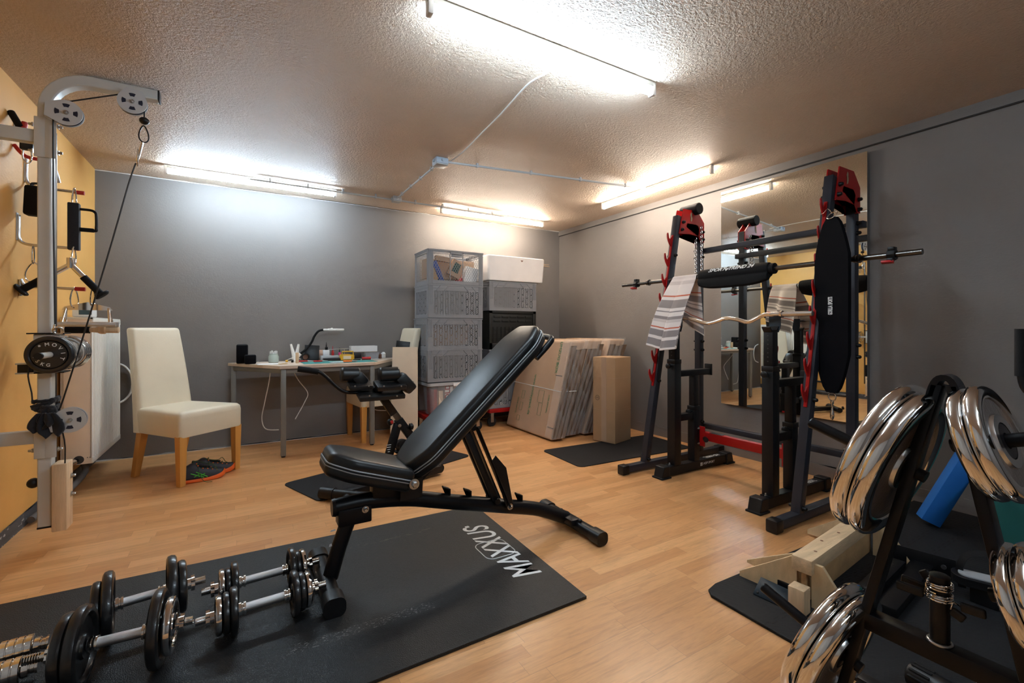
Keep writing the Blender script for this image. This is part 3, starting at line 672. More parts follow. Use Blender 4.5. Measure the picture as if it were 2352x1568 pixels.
# emblem on the top plates: pale patch painting the bright mirror behind its cut-out
for Y in (YL_, YR_):
    m2 = MB(); m2.prism([(-.010,-.035),(.006,-.030),(.014,-.008),(.008,.012),(.012,.034),(-.002,.040),(-.012,.020),(-.006,-.004)], (3.065, Y-.0342, 1.935), (1,0,0), (0,0,1), .0006); m2.build('emblem', 'cardboard_pale', rk)
MB().beam((XRR+.045, YR_-.05, 1.685), (XRR+.045, YL_+.03, 1.685), .05, .04).build('cross_beam', 'rack_grey', rk)
MB().beam((XRR+.045, YR_-.05, .262), (XRR+.045, YL_+.03, .262), .05, .04).build('cross_beam', 'rack_grey', rk)
# ---- foam roll on the left top plates
solo(MB().cyl((3.115, YL_-.075, 2.005), (3.115, YL_+.09, 2.005), .046, seg=28), 'foam_roll', 'foam_black', 'short black foam roll on top of the left rack frame', 'foam roll', bev=.006)
# ---- barbell
XB, ZB = 2.835, 1.425
bb = thing('barbell', 'long dark steel barbell lying across the rack hooks', 'barbell', (XB, 1.9, ZB))
MB().cyl((XB, .885, ZB), (XB, 2.905, ZB), .0148, seg=24).build('shaft', 'dark_steel', bb)
for yy in (2.62, 1.16): MB().lathe([(.014,-.014),(.024,-.014),(.024,-.004),(.020,.0),(.020,.012),(.014,.014)], (XB, yy, ZB), (0,1,0), 24).build('collar_ring', 'dark_steel', bb)
for yy, lab in ((2.745, 'black clamp collar with red lever on the left end of the barbell'), (1.005, 'black clamp collar with red lever on the right end of the barbell')):
    t = thing('barbell_collar', lab, 'barbell collar', (XB, yy, ZB))
    MB().lathe([(.0155,-.016),(.028,-.016),(.029,0),(.028,.016),(.0155,.016)], (XB, yy, ZB), (0,1,0), 8).bb(XB-.02,XB+.02,yy-.014,yy+.014,ZB+.022,ZB+.04,.003).bb(XB-.034,XB-.010,yy-.014,yy+.014,ZB-.036,ZB-.018,.003).build('clamp_ring', 'plastic_black', t)
    MB().box((XB-.022, yy+.012, ZB-.036), (.032,.05,.012), (0,.2,.2), .003).build('lever', 'red_plastic', t)
# ---- bar pad
pd = thing('bar_pad', 'black foam pad with white lettering around the barbell', 'bar pad', (XB, 1.87, ZB))
cs = []
for k in range(25):
    a = math.radians(-60+300*k/24); cs.append((.047*math.cos(a), .047*math.sin(a)))
cs = [(.047*math.cos(a), .047*math.sin(a)) for a in [math.radians(x) for x in range(-30, 211, 12)]]+[(-.050,-.045),(-.044,-.085),(-.030,-.098),(-.012,-.094),(.006,-.070),(.030,-.045)]
n = 26; mb = MB(); rings = []
for i in range(n+1):
    f = i/n; yy = 1.625+f*.50; k = 1-.14*(abs(2*f-1)**8); dz = 1-.28*(abs(2*f-1)**4)
    rings.append([mb.bm.verts.new((XB+a*k, yy, ZB+(b2*k if b2 > -.046 else b2*dz))) for a, b2 in cs])
mb.skin(rings); mb.build('foam_sleeve', 'foam_black', pd, bev=.004)
MB().cyl((XB,1.595,ZB), (XB,1.63,ZB), .034, seg=24).build('sleeve_end', 'foam_black', pd)
MB().cyl((XB,2.12,ZB), (XB,2.14,ZB), .020, seg=20).build('tape_band', 'white_plastic', pd)
nn = V(-.80,0,.60); uu = V(0,-1,0); vv = V(.60,0,.80)
text('SPORT', V(XB,1.972,ZB)+nn*.0475, uu, vv, .027, 'white_ink', pd, shear=.3, xs=1.1, bold=.001)
text('TREND 24', V(XB,1.800,ZB)+nn*.0475, uu, vv, .027, 'white_ink', pd, shear=.3, xs=1.0, bold=.001)
q = V(XB,1.896,ZB)+nn*.048
MB().prism([(-.022,.012),(-.010,-.006),(0,-.020),(.010,-.006),(.022,.014),(.008,.004),(0,-.010),(-.010,.004)], q, uu, vv, .0008).build('emblem', 'white_ink', pd)
# ---- towel
def towel_sheet(A, B_, C_, D_, folds, amp, seed, droop=.0):
    rnd = random.Random(seed); ph = rnd.random()*6
    def fn(u, v):
        p = (A*(1-u)+B_*u)*(1-v)+(C_*(1-u)+D_*u)*v
        w = amp*(v**.7)*math.sin(u*folds*PI+ph+v*1.3)+amp*.4*v*math.sin(u*folds*2.3*PI+ph*2+v*2)
        p = p+V(-w, -w*.5, 0); p.z -= droop*math.sin(u*PI)*v
        k = min(v/.05, 1); p.z += 0*(k)
        return p
    return fn
tw = thing('towel', 'striped grey white and orange towel draped over the left end of the barbell', 'towel', (XB, 2.25, 1.0))
A, B_ = V(XB,2.36,ZB+.020), V(XB,2.15,ZB+.022)
Cc = P(1494,792,x=2.52); D_ = P(1548,798,x=2.52)
XF = XB-.021
def front(u, v):
    t_ = v
    p0 = A*(1-u)+B_*u
    if t_ < .06: a = t_/.06*PI/2; return V(XB-.021*math.sin(a), p0.y, ZB+.021*math.cos(a))
    s_ = (t_-.06)/.94; q0 = V(XF, p0.y, ZB); q1 = Cc*(1-u)+D_*u
    p = q0*(1-s_)+q1*s_
    w = .030*(s_**.5)*math.sin(u*3.4*PI+.8+s_*.5)+.010*s_*math.sin(u*8*PI+s_*2)
    p.x -= .5*w+.03*math.sin(s_*PI); p.y += w*.7; p.z -= .03*s_*math.sin(u*PI); return p
MB().grid(front, 40, 60).build('front_fall', 'towel', tw, solid=.006, sub=1, smooth=80)
def back(u, v):
    p0 = A*(1-u)+B_*u
    if v < .06: a = v/.06*PI/2; return V(XB+.021*math.sin(a), p0.y, ZB+.021*math.cos(a))
    s_ = (v-.06)/.94; q0 = V(XB+.021, p0.y, ZB); q1 = P(1562,735,x=2.93)*(1-u)+P(1617,772,x=2.93)*u
    p = q0*(1-s_)+q1*s_
    w = .034*(s_**.5)*math.sin(u*2.8*PI+2.2+s_*1.1)
    p.x += w*.6; p.y += w*.6; return p
MB().grid(back, 30, 50).build('back_fall', 'towel', tw, solid=.006, sub=1, smooth=80)
# ---- chains
def chain(label, p, q, sag=0, n=18, r=.0024):
    p = Vector(p); q = Vector(q); mb = MB(); L = (q-p).length/n*.72
    for i in range(n):
        f = (i+.5)/n; c = p+(q-p)*f; c.x -= sag*math.sin(f*PI); d = (q-p).normalized(); u, v, w = frame(d)
        if i % 2: u, v = v, u
        pts = []
        for k in range(12):
            a = 2*PI*k/12; pts.append(c+w*(L*.95*math.cos(a))+u*(.0085*math.sin(a)))
        mb.tube(pts, r, 6, closed=True)
    return solo(mb, 'chain', 'chrome_satin', label, 'chain', group='chains hanging from the left rack frame')
q1_ = P(1611,520,y=2.372); q2_ = P(1598,546,y=2.385)
chain('chrome chain hanging over the slot edge of the red plate, the nearer of two', q1_, (q1_.x, q1_.y, 1.43), 0, 24)
chain('chrome chain dropping straight from under the red plate, the farther of two', q2_, (q2_.x, q2_.y, 1.45), .0, 20)
# ---- hanging belt
BX, BYY = 2.745, 1.238
bt = thing('lifting_belt', 'wide black padded belt hanging upright from the right rack hook', 'dip belt', (BX, BYY, .66))
ol = []
for k in range(41):
    a = 2*PI*k/40
    ol.append((.098*math.copysign(abs(math.cos(a))**.75, math.cos(a)), .495*math.copysign(abs(math.sin(a))**.55, math.sin(a))))
ol = []
hh_ = .495
def bw(s_): return .028+.072*min(1, (1-abs(s_))**.62*1.65)
for k in range(33): s_ = -1+2*k/32; ol.append((bw(s_), s_*hh_*.955))
for k in range(32, -1, -1): s_ = -1+2*k/32; ol.append((-bw(s_), s_*hh_*.955))
UB = V(-.30,-.95,0).normalized()
MB().prism(ol, (BX, BYY, 1.178), UB, (0,0,1), .020).build('belt_pad', 'neoprene', bt, bev=.008)
NB = UB.cross(V(0,0,1))
fd = NB if NB.x < 0 else -NB
c0 = V(BX, BYY, 1.178)+fd*.0108
MB().prism(rrect(.030,.088,.002,2), c0+V(0,0,.0), UB if NB.x < 0 else -UB, (0,0,1), .001).build('label_patch', 'neoprene', bt)
tU = V(0,0,1); tV = tU.cross(-fd) if True else None
vv_ = fd.cross(tU)
text('GORILLA', c0+V(0,0,-.027)+fd*.0008, tU, vv_, .025, 'white_ink', bt, xs=.34, bold=.0012)
text('SPORTS', c0+V(0,0,.024)+fd*.0008, tU, vv_, .025, 'white_ink', bt, xs=.34, bold=.0012)
mb = MB(); ringtube(mb, (BX, BYY, 1.178-hh_+.0), fd, .022, .0028, 28); r1 = mb.build('ring', 'chrome', bt)
mb = MB(); ringtube(mb, (BX+.0, BYY, 1.178+hh_-.008), (fd+V(0,0,.8)), .026, .0024, 28); mb.build('ring', 'chrome', bt)
zz = 1.178-hh_-.022
MB().lathe([(.003,0),(.008,-.002),(.008,-.014),(.005,-.018),(.005,-.050),(.009,-.060),(.010,-.085),(.006,-.10),(.002,-.104)], (BX,BYY,zz), (0,0,1), 14).build('snap_hook', 'chrome', bt)
MB().tube([(BX, BYY, 1.178+hh_+.0), (BX+.02, BYY+.03, 1.178+hh_+.035), (BX+.075, YR_-.02, 1.178+hh_+.03), (BX+.075, YR_, 1.178+hh_+.025)], .0022, 6, smooth=4).build('hanging_wire', 'chrome', bt)
# ================================================================== DIP STAND WITH SPOTTER
hs = thing('barbell_stand', 'black adjustable barbell stand with red cross bar inside the squat rack', 'barbell stand', (2.85, 1.88, 0))
for Y, txt in ((2.225, 1), (1.53, 1)):
    MB().prism([(2.55,.012),(3.26,.012),(3.26,.075),(2.55,.075)], (0, Y, 0), (1,0,0), (0,0,1), .06).build('base_beam', 'stand_black', hs, bev=.004)
    for x0, x1 in ((2.50,2.585),(3.23,3.315)):
        o_ = -1 if x0 < 2.6 else 1; a, c = (x0, x1)
        pts = [(a,0),(c,0),(c,.085),(a+.022,.085)] if o_ < 0 else [(a,0),(c,0),(c-.022,.085),(a,.085)]
        MB().prism(pts, (0, Y, 0), (1,0,0), (0,0,1), .078).build('foot_cap', 'plastic_black', hs, bev=.006)
        MB().bb(a-.006, c+.006, Y-.046, Y+.046, 0, .012, .003).build('foot_sole', 'rubber', hs)
    x1 = 2.672
    MB().bb(x1-.034,x1+.034,Y-.034,Y+.034,.075,.82,.004).build('outer_upright', 'stand_black', hs)
    MB().bb(x1-.036,x1+.036,Y-.036,Y+.036,.80,.832,.004).build('sleeve_collar', 'plastic_black', hs)
    MB().bb(x1-.028,x1+.028,Y-.028,Y+.028,.82,1.035,.004).build('inner_upright', 'stand_black', hs)
    m2 = MB(); m2.prism([(-.03,0),(.03,0),(.048,.035),(.040,.035),(.022,.014),(-.030,.014),(-.045,.034),(-.052,.030)], (x1, Y, 1.03), (1,0,0), (0,0,1), .05); m2.build('cradle', 'stand_black', hs, bev=.002)
    m2 = MB(); m2.prism([(-.022,0),(.022,0),(.034,.04),(.034,.11),(-.034,.11),(-.034,.04)], (x1+.045, Y, 1.03), (0,1,0), (0,0,1), .005); m2.build('cradle_plate', 'blue_base', hs)
    x2 = 2.885
    MB().bb(x2-.030,x2+.030,Y-.030,Y+.030,.075,.46,.004).build('outer_upright', 'stand_black', hs)
    MB().bb(x2-.033,x2+.033,Y-.033,Y+.033,.45,.482,.004).build('sleeve_collar', 'plastic_black', hs)
    MB().bb(x2-.024,x2+.024,Y-.024,Y+.024,.47,.745,.004).build('inner_upright', 'stand_black', hs)
    MB().bb(x1+.034,3.06,Y-.025,Y+.025,.705,.750,.004).build('spotter_arm', 'stand_black', hs)
    MB().bb(3.05,3.062,Y-.03,Y+.03,.700,.785,.002).build('arm_stop', 'stand_black', hs)
    MB().bb(x1+.034,x2-.030,Y-.025,Y+.025,.385,.435,.004).build('link_bar', 'stand_black', hs)
    for xx, z_, d_ in ((x1-.034,.785,-1),(x2-.030,.44,-1)):
        MB().cyl((xx,Y,z_),(xx+d_*.02,Y,z_), .007, seg=12).lathe([(.007,0),(.019,.004),(.019,.018),(.012,.022)], (xx+d_*.018,Y,z_), (d_,0,0), 16).build('pin_knob', 'plastic_black', hs)
    for xx in (x1-.05, x1+.05, x2+.045): bolt(xx, Y, .077, .009, hs, (0,0,1))
    MB().bb(x1-.058,x1+.058,Y-.03,Y+.03,.075,.079).build('base_plate', 'stand_black', hs)
    for zi in range(7): MB().cyl((x1-.0285,Y,.86+zi*.025),(x1-.0292,Y,.86+zi*.025), .004, seg=10).build('pin_hole', 'ink', hs)
    text('HS-1007L', (3.09, Y-.0, .0762), (-1,0,0) if Y > 2 else (1,0,0), (0,-1,0) if Y > 2 else (0,1,0), .030, 'white_ink', hs, bold=.0005)
    if Y > 2:
        text('HOP SPORT', (3.02, Y-.0304, .045), (1,0,0), (0,0,1), .017, 'white_ink', hs, shear=.2)
        MB().prism([(-.012,-.012),(.012,-.012),(.012,.012),(-.012,.012)], (2.935, Y-.0303, .045), (1,0,0), (0,0,1), .0006, hole=[(-.007,-.006),(.007,-.006),(.007,.006),(-.007,.006)]).build('logo_mark', 'white_ink', hs)
x2 = 2.885
MB().beam((2.94,2.20,.262),(2.94,1.555,.262), .045, .06).build('cross_bar', 'red', hs)
for yy in (2.195, 1.56): MB().bb(2.915,2.925,yy-.04,yy+.04,.185,.33,.002).build('cross_bar_plate', 'red', hs)
for yy in (2.195, 1.56):
    for z_ in (.205,.315): bolt(2.905, yy, z_, .009, hs, (-1,0,0))
MB().bb(2.92,2.965,2.02,2.12,.292,.294).build('sticker', 'plastic_black', hs)
MB().cyl((2.915,2.15,.245),(2.885,2.12,.245), .017, seg=14).build('pin_knob', 'plastic_black', hs)
# ---- curl bar
ez = thing('curl_bar', 'chrome zigzag curl bar resting on the black barbell stand', 'curl bar', (2.672, 1.85, 1.09))
Z0 = 1.060
pts = [V(2.672,2.42,Z0), V(2.672,2.19,Z0), V(2.672,2.12,Z0-.004), V(2.672,2.04,Z0-.045), V(2.672,1.98,Z0-.045), V(2.672,1.90,Z0-.010), V(2.672,1.84,Z0-.008), V(2.672,1.76,Z0-.032), V(2.672,1.70,Z0-.030), V(2.672,1.62,Z0+.004), V(2.672,1.56,Z0+.004), V(2.672,1.50,Z0)]
for p_ in pts: p_.x -= .012*math.sin((2.42-p_.y)*9)
zc_ = [P(1500,736,x=2.672).z, P(1569,730,x=2.672).z, P(1590,733,x=2.672).z, P(1622,742,x=2.672).z, P(1645,738,x=2.672).z, P(1666,731,x=2.672).z, P(1690,733,x=2.672).z, P(1712,739,x=2.672).z, P(1725,737,x=2.672).z, P(1752,724,x=2.672).z, P(1770,722,x=2.672).z]
pts = [P(px,py,x=2.672) for px,py in ((1500,736),(1569,730),(1590,733),(1622,742),(1645,738),(1666,731),(1690,733),(1712,739),(1725,737),(1752,724),(1770,722))]
mb = MB(); mb.tube(pts, .0125, 14, smooth=5); mb.build('bent_shaft', 'chrome', ez)
e_ = pts[-1]
MB().cyl(e_, V(e_.x, 1.300, e_.z), .0145, seg=20).build('sleeve', 'chrome_satin', ez)
MB().lathe([(.014,0),(.021,0),(.021,.012),(.014,.012)], V(e_.x,1.46,e_.z), (0,1,0), 20).build('collar_ring', 'chrome', ez)
# ================================================================== PLATE TREE
XT = 1.30
tr_ = thing('plate_tree', 'black A-shaped weight plate tree in the right foreground', 'weight rack', (XT, .39, 0))
AP = V(XT,.366,.945)
LF, RF = V(XT,.588,.03), V(XT,.180,.03)
def leg_y(z, s_): return AP.y+(LF.y-AP.y)*(AP.z-z)/(AP.z-.03) if s_ > 0 else AP.y+(RF.y-AP.y)*(AP.z-z)/(AP.z-.03)
for f_ in (LF, RF):
    MB().beam(V(XT, AP.y+(.012 if f_ is LF else -.012), .932), f_, .022, .038, (1,0,0), .004).build('leg', 'black_satin', tr_)
    MB().bb(XT-.22, XT+.22, f_.y-.025, f_.y+.025, .012, .055, .004).build('foot_bar', 'black_satin', tr_)
    for xx in (XT-.225, XT+.225): MB().bb(xx-.02, xx+.02, f_.y-.03, f_.y+.03, 0, .06, .006).build('foot_cap', 'plastic_black', tr_)
mb = MB(); mb.tube([V(XT,AP.y+.028,.885), V(XT,AP.y+.019,.925), V(XT,AP.y+.008,.944), V(XT,AP.y-.008,.944), V(XT,AP.y-.019,.925), V(XT,AP.y-.028,.885)], .01, flat=(.012,.038), smooth=3); mb.build('top_bend', 'black_satin', tr_)
zb = .352
MB().beam((XT, leg_y(zb,1), zb), (XT, leg_y(zb,-1), zb), .040, .040).build('cross_bar', 'black_satin', tr_)
MB().cyl((XT,.377,zb+.018), (XT,.377,.513), .0170, seg=28).build('bar_holder', 'black_satin', tr_)
MB().lathe([(.0170,0),(.0175,.003),(.013,.006),(.001,.007)], (XT,.377,.513), (0,0,1), 28).build('holder_cap', 'plastic_black', tr_)
mb = MB(); ringtube(mb, (XT,.377,zb+.021), (0,0,1), .019, .0035, 24); mb.build('weld_bead', 'steel', tr_)
def rim_plate(label, R, T, c, axis, group, roll=0):
    t = thing('weight_plate', label, 'weight plate', c, group, world=False)
    a = Vector(axis).normalized(); u, v, w = frame(a)
    t.rotation_euler = Matrix((u, v, w)).transposed().to_euler()
    h = T/2; ri = R*.74
    MB().lathe([(ri,-h*.75),(ri+.006,-h),(R-h*.9,-h),(R-h*.45,-h*.86),(R-h*.12,-h*.5),(R,0),(R-h*.12,h*.5),(R-h*.45,h*.86),(R-h*.9,h),(ri+.006,h),(ri,h*.75)], (0,0,0), (0,0,1), 96, closed=True).build('rim', 'chrome', t)
    MB().lathe([(.055,-h*.42),(ri+.002,-h*.42),(ri+.002,h*.42),(.055,h*.42)], (0,0,0), (0,0,1), 64, closed=True).build('face', 'plate_face', t)
    MB().lathe([(.0155,-h*.80),(.034,-h*.80),(.036,-h*.6),(.036,h*.6),(.034,h*.80),(.0155,h*.80)], (0,0,0), (0,0,1), 48, closed=True).build('hub', 'black_satin', t)
    MB().lathe([(.036,-h*.86),(.052,-h*.86),(.056,-h*.42),(.056,h*.42),(.052,h*.86),(.036,h*.86)], (0,0,0), (0,0,1), 56, closed=True).build('hub_ring', 'chrome_satin', t)
    for s_ in (-1, 1):
        for k in range(20):
            pass
    return t
TL = math.radians(18.5)
def peg(z, s_, L, name='peg'):
    r = V(XT, leg_y(z, s_), z); d = V(0, s_*math.cos(TL), math.sin(TL))
    MB().cyl(r-d*.02, r+d*L, .0135, seg=24).lathe([(.0135,0),(.0125,.003),(.001,.004)], r+d*L, d, 24).build(name, 'black_satin', tr_)
    return r, d
def load(z, s_, L, plates, group):
    r, d = peg(z, s_, L); x = .014
    for R, T, lab in plates:
        rim_plate(lab, R, T, r+d*(x+T/2), d, group); x += T+.001
load(.728, 1, .228, [(.182,.034,'big chrome plate high on the left side, next to the frame'), (.184,.034,'big chrome plate high on the left side, the outer one')], 'big chrome plates on the left pegs')
load(.226, 1, .235, [(.164,.034,'big chrome plate low on the left side, next to the frame'), (.166,.034,'big chrome plate low on the left side, the outer one')], 'big chrome plates on the left pegs')
load(.808, -1, .235, [(.114,.027,'smaller chrome plate high on the right side, next to the frame'), (.117,.027,'smaller chrome plate high on the right side, the outer one with its hub showing')], 'smaller chrome plates on the right pegs')
load(.52, -1, .235, [(.100,.027,'chrome plate cut by the right edge, lower peg, next to the frame'), (.102,.027,'chrome plate cut by the right edge, lower peg, the outer one')], 'smaller chrome plates on the right pegs')
# ---- spring collars on the bar holder
sp = thing('spring_collar', 'pair of chrome wire spring collars with black grips on the upright holder', 'barbell collar', (XT, .377, .455))
for zc, ph, lab in ((.496, 0, 0), (.474, 1, 0)):
    pts = []
    for k in range(61):
        a = ph*1.9+2*PI*k*3.2/60; pts.append(V(XT+.0205*math.cos(a), .377+.0205*math.sin(a), zc-.008+.016*k/60))
    MB().tube(pts, .0021, 8).build('spring_wire', 'chrome', sp)
def grip(p, q, w_=.020):
    p = Vector(p); q = Vector(q); u, v, d = frame(q-p)
    m2 = MB(); R = Matrix((u, v, d)).transposed(); m2.box((p+q)/2, (.010, w_, (q-p).length), R, .0045, 3); m2.build('grip_tab', 'plastic_black', sp)
def PT(px, py, x): return P(px, py, x=x)
for a, b2, c_ in (((2130,1352),(2070,1326),XT+.02), ((2122,1362),(2058,1340),XT-.01), ((2136,1332),(2118,1308),XT+.03)):
    grip(PT(*a, c_), PT(*b2, c_)); MB().tube([PT(*a, c_), V(XT-.0, .400, PT(*a, c_).z), V(XT+.0,.400,.490)], .002, 6).build('wire_arm', 'chrome', sp)
for a, b2, c_ in (((2184,1400),(2216,1424),XT-.01), ((2206,1392),(2266,1412),XT-.02)):
    grip(PT(*a, c_), PT(*b2, c_)); MB().tube([PT(*a, c_), V(XT, .355, .470)], .002, 6).build('wire_arm', 'chrome', sp)
# ================================================================== BLACK TUBE HANDLE AT THE RIGHT EDGE
ds = thing('dip_station', 'black upright grip of a machine cut off by the right edge', 'exercise machine', (1.62, .0, 0))
q0 = P(2346,760,x=1.45); xg, yg = 1.45, q0.y-.008
MB().tube([(xg,yg,1.045),(xg,yg,.95),(xg,yg-.012,.915),(xg+.01,yg-.05,.892),(xg+.02,yg-.12,.89),(xg+.05,-.08,.89)], .015, 18, smooth=4).build('handle_bar', 'black_satin', ds)
MB().cyl((xg,yg,.948),(xg,yg,1.050), .0185, seg=24).build('grip', 'foam_black', ds)
MB().bb(1.47,1.53,-.14,-.08,0.03,1.25,.004).build('post', 'black_satin', ds)
MB().bb(1.30,1.80,-.15,-.07,0,.045,.006).build('base', 'black_satin', ds)
# ================================================================== WOODEN BLOCK STAND, BRACKETS, FOAM
wd = thing('wooden_stand', 'home made wooden beam stand with slanted end boards on the foam tiles', 'wooden stand', (2.05, .93, 0))
zt = .012
w0, w1 = P(1830,1262,z=.24), P(2010,1200,z=.24)
def WP(s_, t_, z): # s along beam, t across (towards camera)
    a = V(1.80,.915,0); d = V(.995,.095,0).normalized(); n = V(d.y,-d.x,0); p = a+d*s_+n*t_; return V(p.x, p.y, z)
dW = V(.995,.095,0).normalized(); nW = V(dW.y,-dW.x,0)
MB().beam(WP(0,0,.165), WP(.74,0,.165), .070, .055, bev=.003).build('beam', 'raw_wood_x', wd)
MB().beam(WP(.02,0,.08), WP(.72,0,.075), .018, .120, bev=.001).build('web_board', 'pine_dark', wd)
MB().box(WP(-.045,.010,.060), (.055,.055,.094), (0,0,.1), .003).build('end_block', 'raw_wood', wd)
for s_, nm in ((.03,'near'), (.70,'far')):
    m2 = MB(); m2.prism([(.0,.175),(.035,.175),(.15,zt),(-.0,zt)], WP(s_,.025,0), nW, (0,0,1), .015); m2.build('gusset_board', 'plywood', wd)
    m2 = MB(); m2.prism([(.0,.175),(.02,.175),(.22,zt+.02),(.22,zt),(-.0,zt)], WP(s_,-.025,0), -nW, (0,0,1), .015); m2.build('gusset_board', 'plywood', wd)
m2 = MB(); m2.prism([(-.02,.18),(.0,.18),(.19,.075),(.19,.065),(-.02,.045)], WP(.06,-.04,0), -nW, (0,0,1), .012); m2.build('gusset_board', 'plywood', wd)
for s_, t_ in ((.10,.01),(.22,-.012),(.36,.0)): MB().cyl(WP(s_,t_,.1926), WP(s_,t_,.193), .006, seg=12).build('nail_hole', 'brown_plastic', wd)
# blue grey steel foot plate beneath
br = thing('bracket_plate', 'blue grey perforated steel plate lying beside the wooden stand', 'steel plate', (1.75, 1.0, zt))
pl = [P(1748,1325,z=.055), P(1730,1363,z=zt+.002), P(1835,1412,z=zt+.002), P(1850,1372,z=.055)]
m2 = MB(); vs_ = [m2.bm.verts.new(p) for p in pl]; m2.bm.faces.new(vs_); m2.build('plate', 'blue_base', br, solid=.004)
for px in ((1752,1333),(1740,1360)): 
    q = P(*px, z=.035); MB().ball(q, .005, (1,1,1), 10).build('hole_rim', 'ink', br)
m2 = MB().beam(P(1756,1320,z=.05), P(1835,1362,z=.05), .012, .03); m2.build('upright_flange', 'black_satin', br)
# long black channel and angled bracket behind
ch = thing('steel_bracket', 'black steel channel with holes on the foam tiles behind the wooden beam', 'steel bracket', (2.3, .80, zt))
a, b2 = P(1940,1345,z=.05), P(2020,1270,z=.05)
MB().beam(V(1.98,.795,.045), V(2.40,.835,.045), .06, .05, bev=.002).build('channel', 'black_metal', ch)
for k in range(4): MB().cyl(V(2.03+k*.10,.80+k*.0095,.0702), V(2.03+k*.10,.80+k*.0095,.0706), .008, seg=12).build('hole', 'ink', ch)
an = thing('steel_bracket', 'black bent steel bracket with end flanges lying behind the spring collars', 'steel bracket', (2.2,.68,zt))
A_, B2_ = P(2030,1400,z=.03), P(2120,1300,z=.03)
MB().beam(A_, B2_, .075, .035, bev=.003).build('arm', 'black_metal', an)
MB().beam(B2_+V(-.02,.10,.02), B2_+V(.02,-.10,.02), .006, .085, bev=.001).build('flange', 'black_metal', an)
for k in (-1, 1): MB().cyl(B2_+V(-.006,.07*k,.03), B2_+V(-.012,.07*k,.03), .009, seg=12).build('bolt_hole', 'steel', an)
# blue foam block and green exercise roll
bf = [P(2138,1205,z=.012+.03), P(2166,1228,z=.012)]
m2 = MB(); bl0 = V(3.10,.90,.0)
th_ = math.radians(52)
wv_ = V(.81,.58,0).normalized(); uv_ = V(.12,-.42,.90); uv_ = (uv_-wv_*uv_.dot(wv_)).normalized(); nv_ = wv_.cross(uv_)
c_ = V(3.150,.922,.014)+uv_*.21-nv_*.045*(1 if nv_.y > 0 else -1)*-1
m2.box(c_, (.075,.42,.085), Matrix((wv_, uv_, nv_)).transposed(), .004)
solo(m2, 'foam_block', 'blue_foam', 'bright blue foam block leaning against the dark green roll near the right wall', 'foam block')
gr_ = thing('exercise_cushion', 'dark green half round exercise cushion on the foam tiles by the right wall', 'exercise cushion', (3.30,.55,zt))
m2 = MB(); pts = [(.30*math.cos(a), .285*math.sin(a)) for a in [math.radians(x) for x in range(180, 361, 10)]]
m2.prism([(-.30,.285),(-.30,.27)]+[(x_, y_+.285) for x_, y_ in pts][1:]+[(.30,.285)], (3.13,.47,.014), (.25,-.97,0), (0,0,1), .30); m2.build('cushion_body', 'green_vinyl', gr_, bev=.008)
m2 = MB(); m2.beam(V(3.06,.70,.31),V(3.20,.22,.31),.28,.02); m2.build('top_pad', 'green_vinyl', gr_)
# pedal with strap
pdl = thing('foot_pedal', 'black foot pedal with strap and grey insert on the foam tiles', 'pedal', (2.05,.42,zt))
pc = P(2268,1338,z=.09)
m2 = MB(); m2.prism(rrect(.20,.10,.045), pc, (.35,-.94,0), (.94,.35,0), .03); m2.build('pedal_plate', 'plastic_black', pdl, bev=.004)
m2 = MB(); m2.prism(rrect(.16,.065,.03), pc+V(0,0,.017), (.35,-.94,0), (.94,.35,0), .004); m2.build('insert', 'grey_foam', pdl)
m2 = MB(); m2.tube([pc+V(.0,.07,-.05), pc+V(-.01,.075,.03), pc+V(.01,.05,.085), pc+V(.03,-.02,.10), pc+V(.05,-.09,.08), pc+V(.05,-.11,.0)], .01, flat=(.022,.005), smooth=5); m2.build('strap', 'plastic_black', pdl)
MB().bb(pc.x-.04,pc.x+.04,pc.y-.04,pc.y+.04,zt,pc.z-.01,.004).build('support', 'plastic_black', pdl)
# grey foam roller bar near the camera
rl_ = thing('padded_roller', 'grey foam roller with ribbed black end on the foam tiles at the bottom edge', 'foam roller', (1.68,.5,zt))
r0 = P(2085,1542,z=.052); rd = (P(2260,1640,z=.052)-r0); rd.z = 0; rd.normalize()
MB().lathe([(.020,0),(.030,.006),(.034,.02),(.034,.10),(.036,.10),(.036,.112),(.02,.112)], r0, rd, 28).build('end_cap', 'plastic_black', rl_)
for k in range(5):
    u, v, w = frame(rd); a = PI*.25+k*.5
    MB().beam(r0+rd*.012+(u*math.cos(a)+v*math.sin(a))*.034, r0+rd*.06+(u*math.cos(a)+v*math.sin(a))*.034, .010, .006).build('rib', 'rubber', rl_)
MB().cyl(r0+rd*.112, r0+rd*.55, .031, seg=28).build('foam_tube', 'grey_foam', rl_)
# ================================================================== CABLE MACHINE
PX_, PY_ = -.815, 3.03
cm = thing('cable_machine', 'light grey wall mounted pulley machine with curved top arm at the left', 'cable machine', (PX_, PY_, .1))
h = .062
path = [V(PX_,PY_,.105), V(PX_,PY_,1.0), V(PX_,PY_,2.10), V(PX_+.006,PY_,2.175), V(PX_+.035,PY_,2.235), V(PX_+.085,PY_,2.268), V(PX_+.15,PY_,2.275), V(PX_+.30,PY_,2.275), V(PX_+.435,PY_,2.275)]
def sweep_rect(path, w, hh):
    mb = MB(); rings = []; n = len(path)
    for i, p in enumerate(path):
        a = path[max(i-1,0)]; c = path[min(i+1,n-1)]; d = (c-a).normalized(); v = V(0,1,0); u = v.cross(d).normalized()
        rings.append([mb.bm.verts.new(p+u*(sx*w/2)+v*(sy*hh/2)) for sx, sy in ((-1,-1),(1,-1),(1,1),(-1,1))])
    mb.skin(rings); return mb
bend = path[:2]+[V(PX_,PY_,2.08)]
for k in range(0, 10):
    a = PI/2*k/9; bend.append(V(PX_+.17-.17*math.cos(a), PY_, 2.105+.17*math.sin(a)))
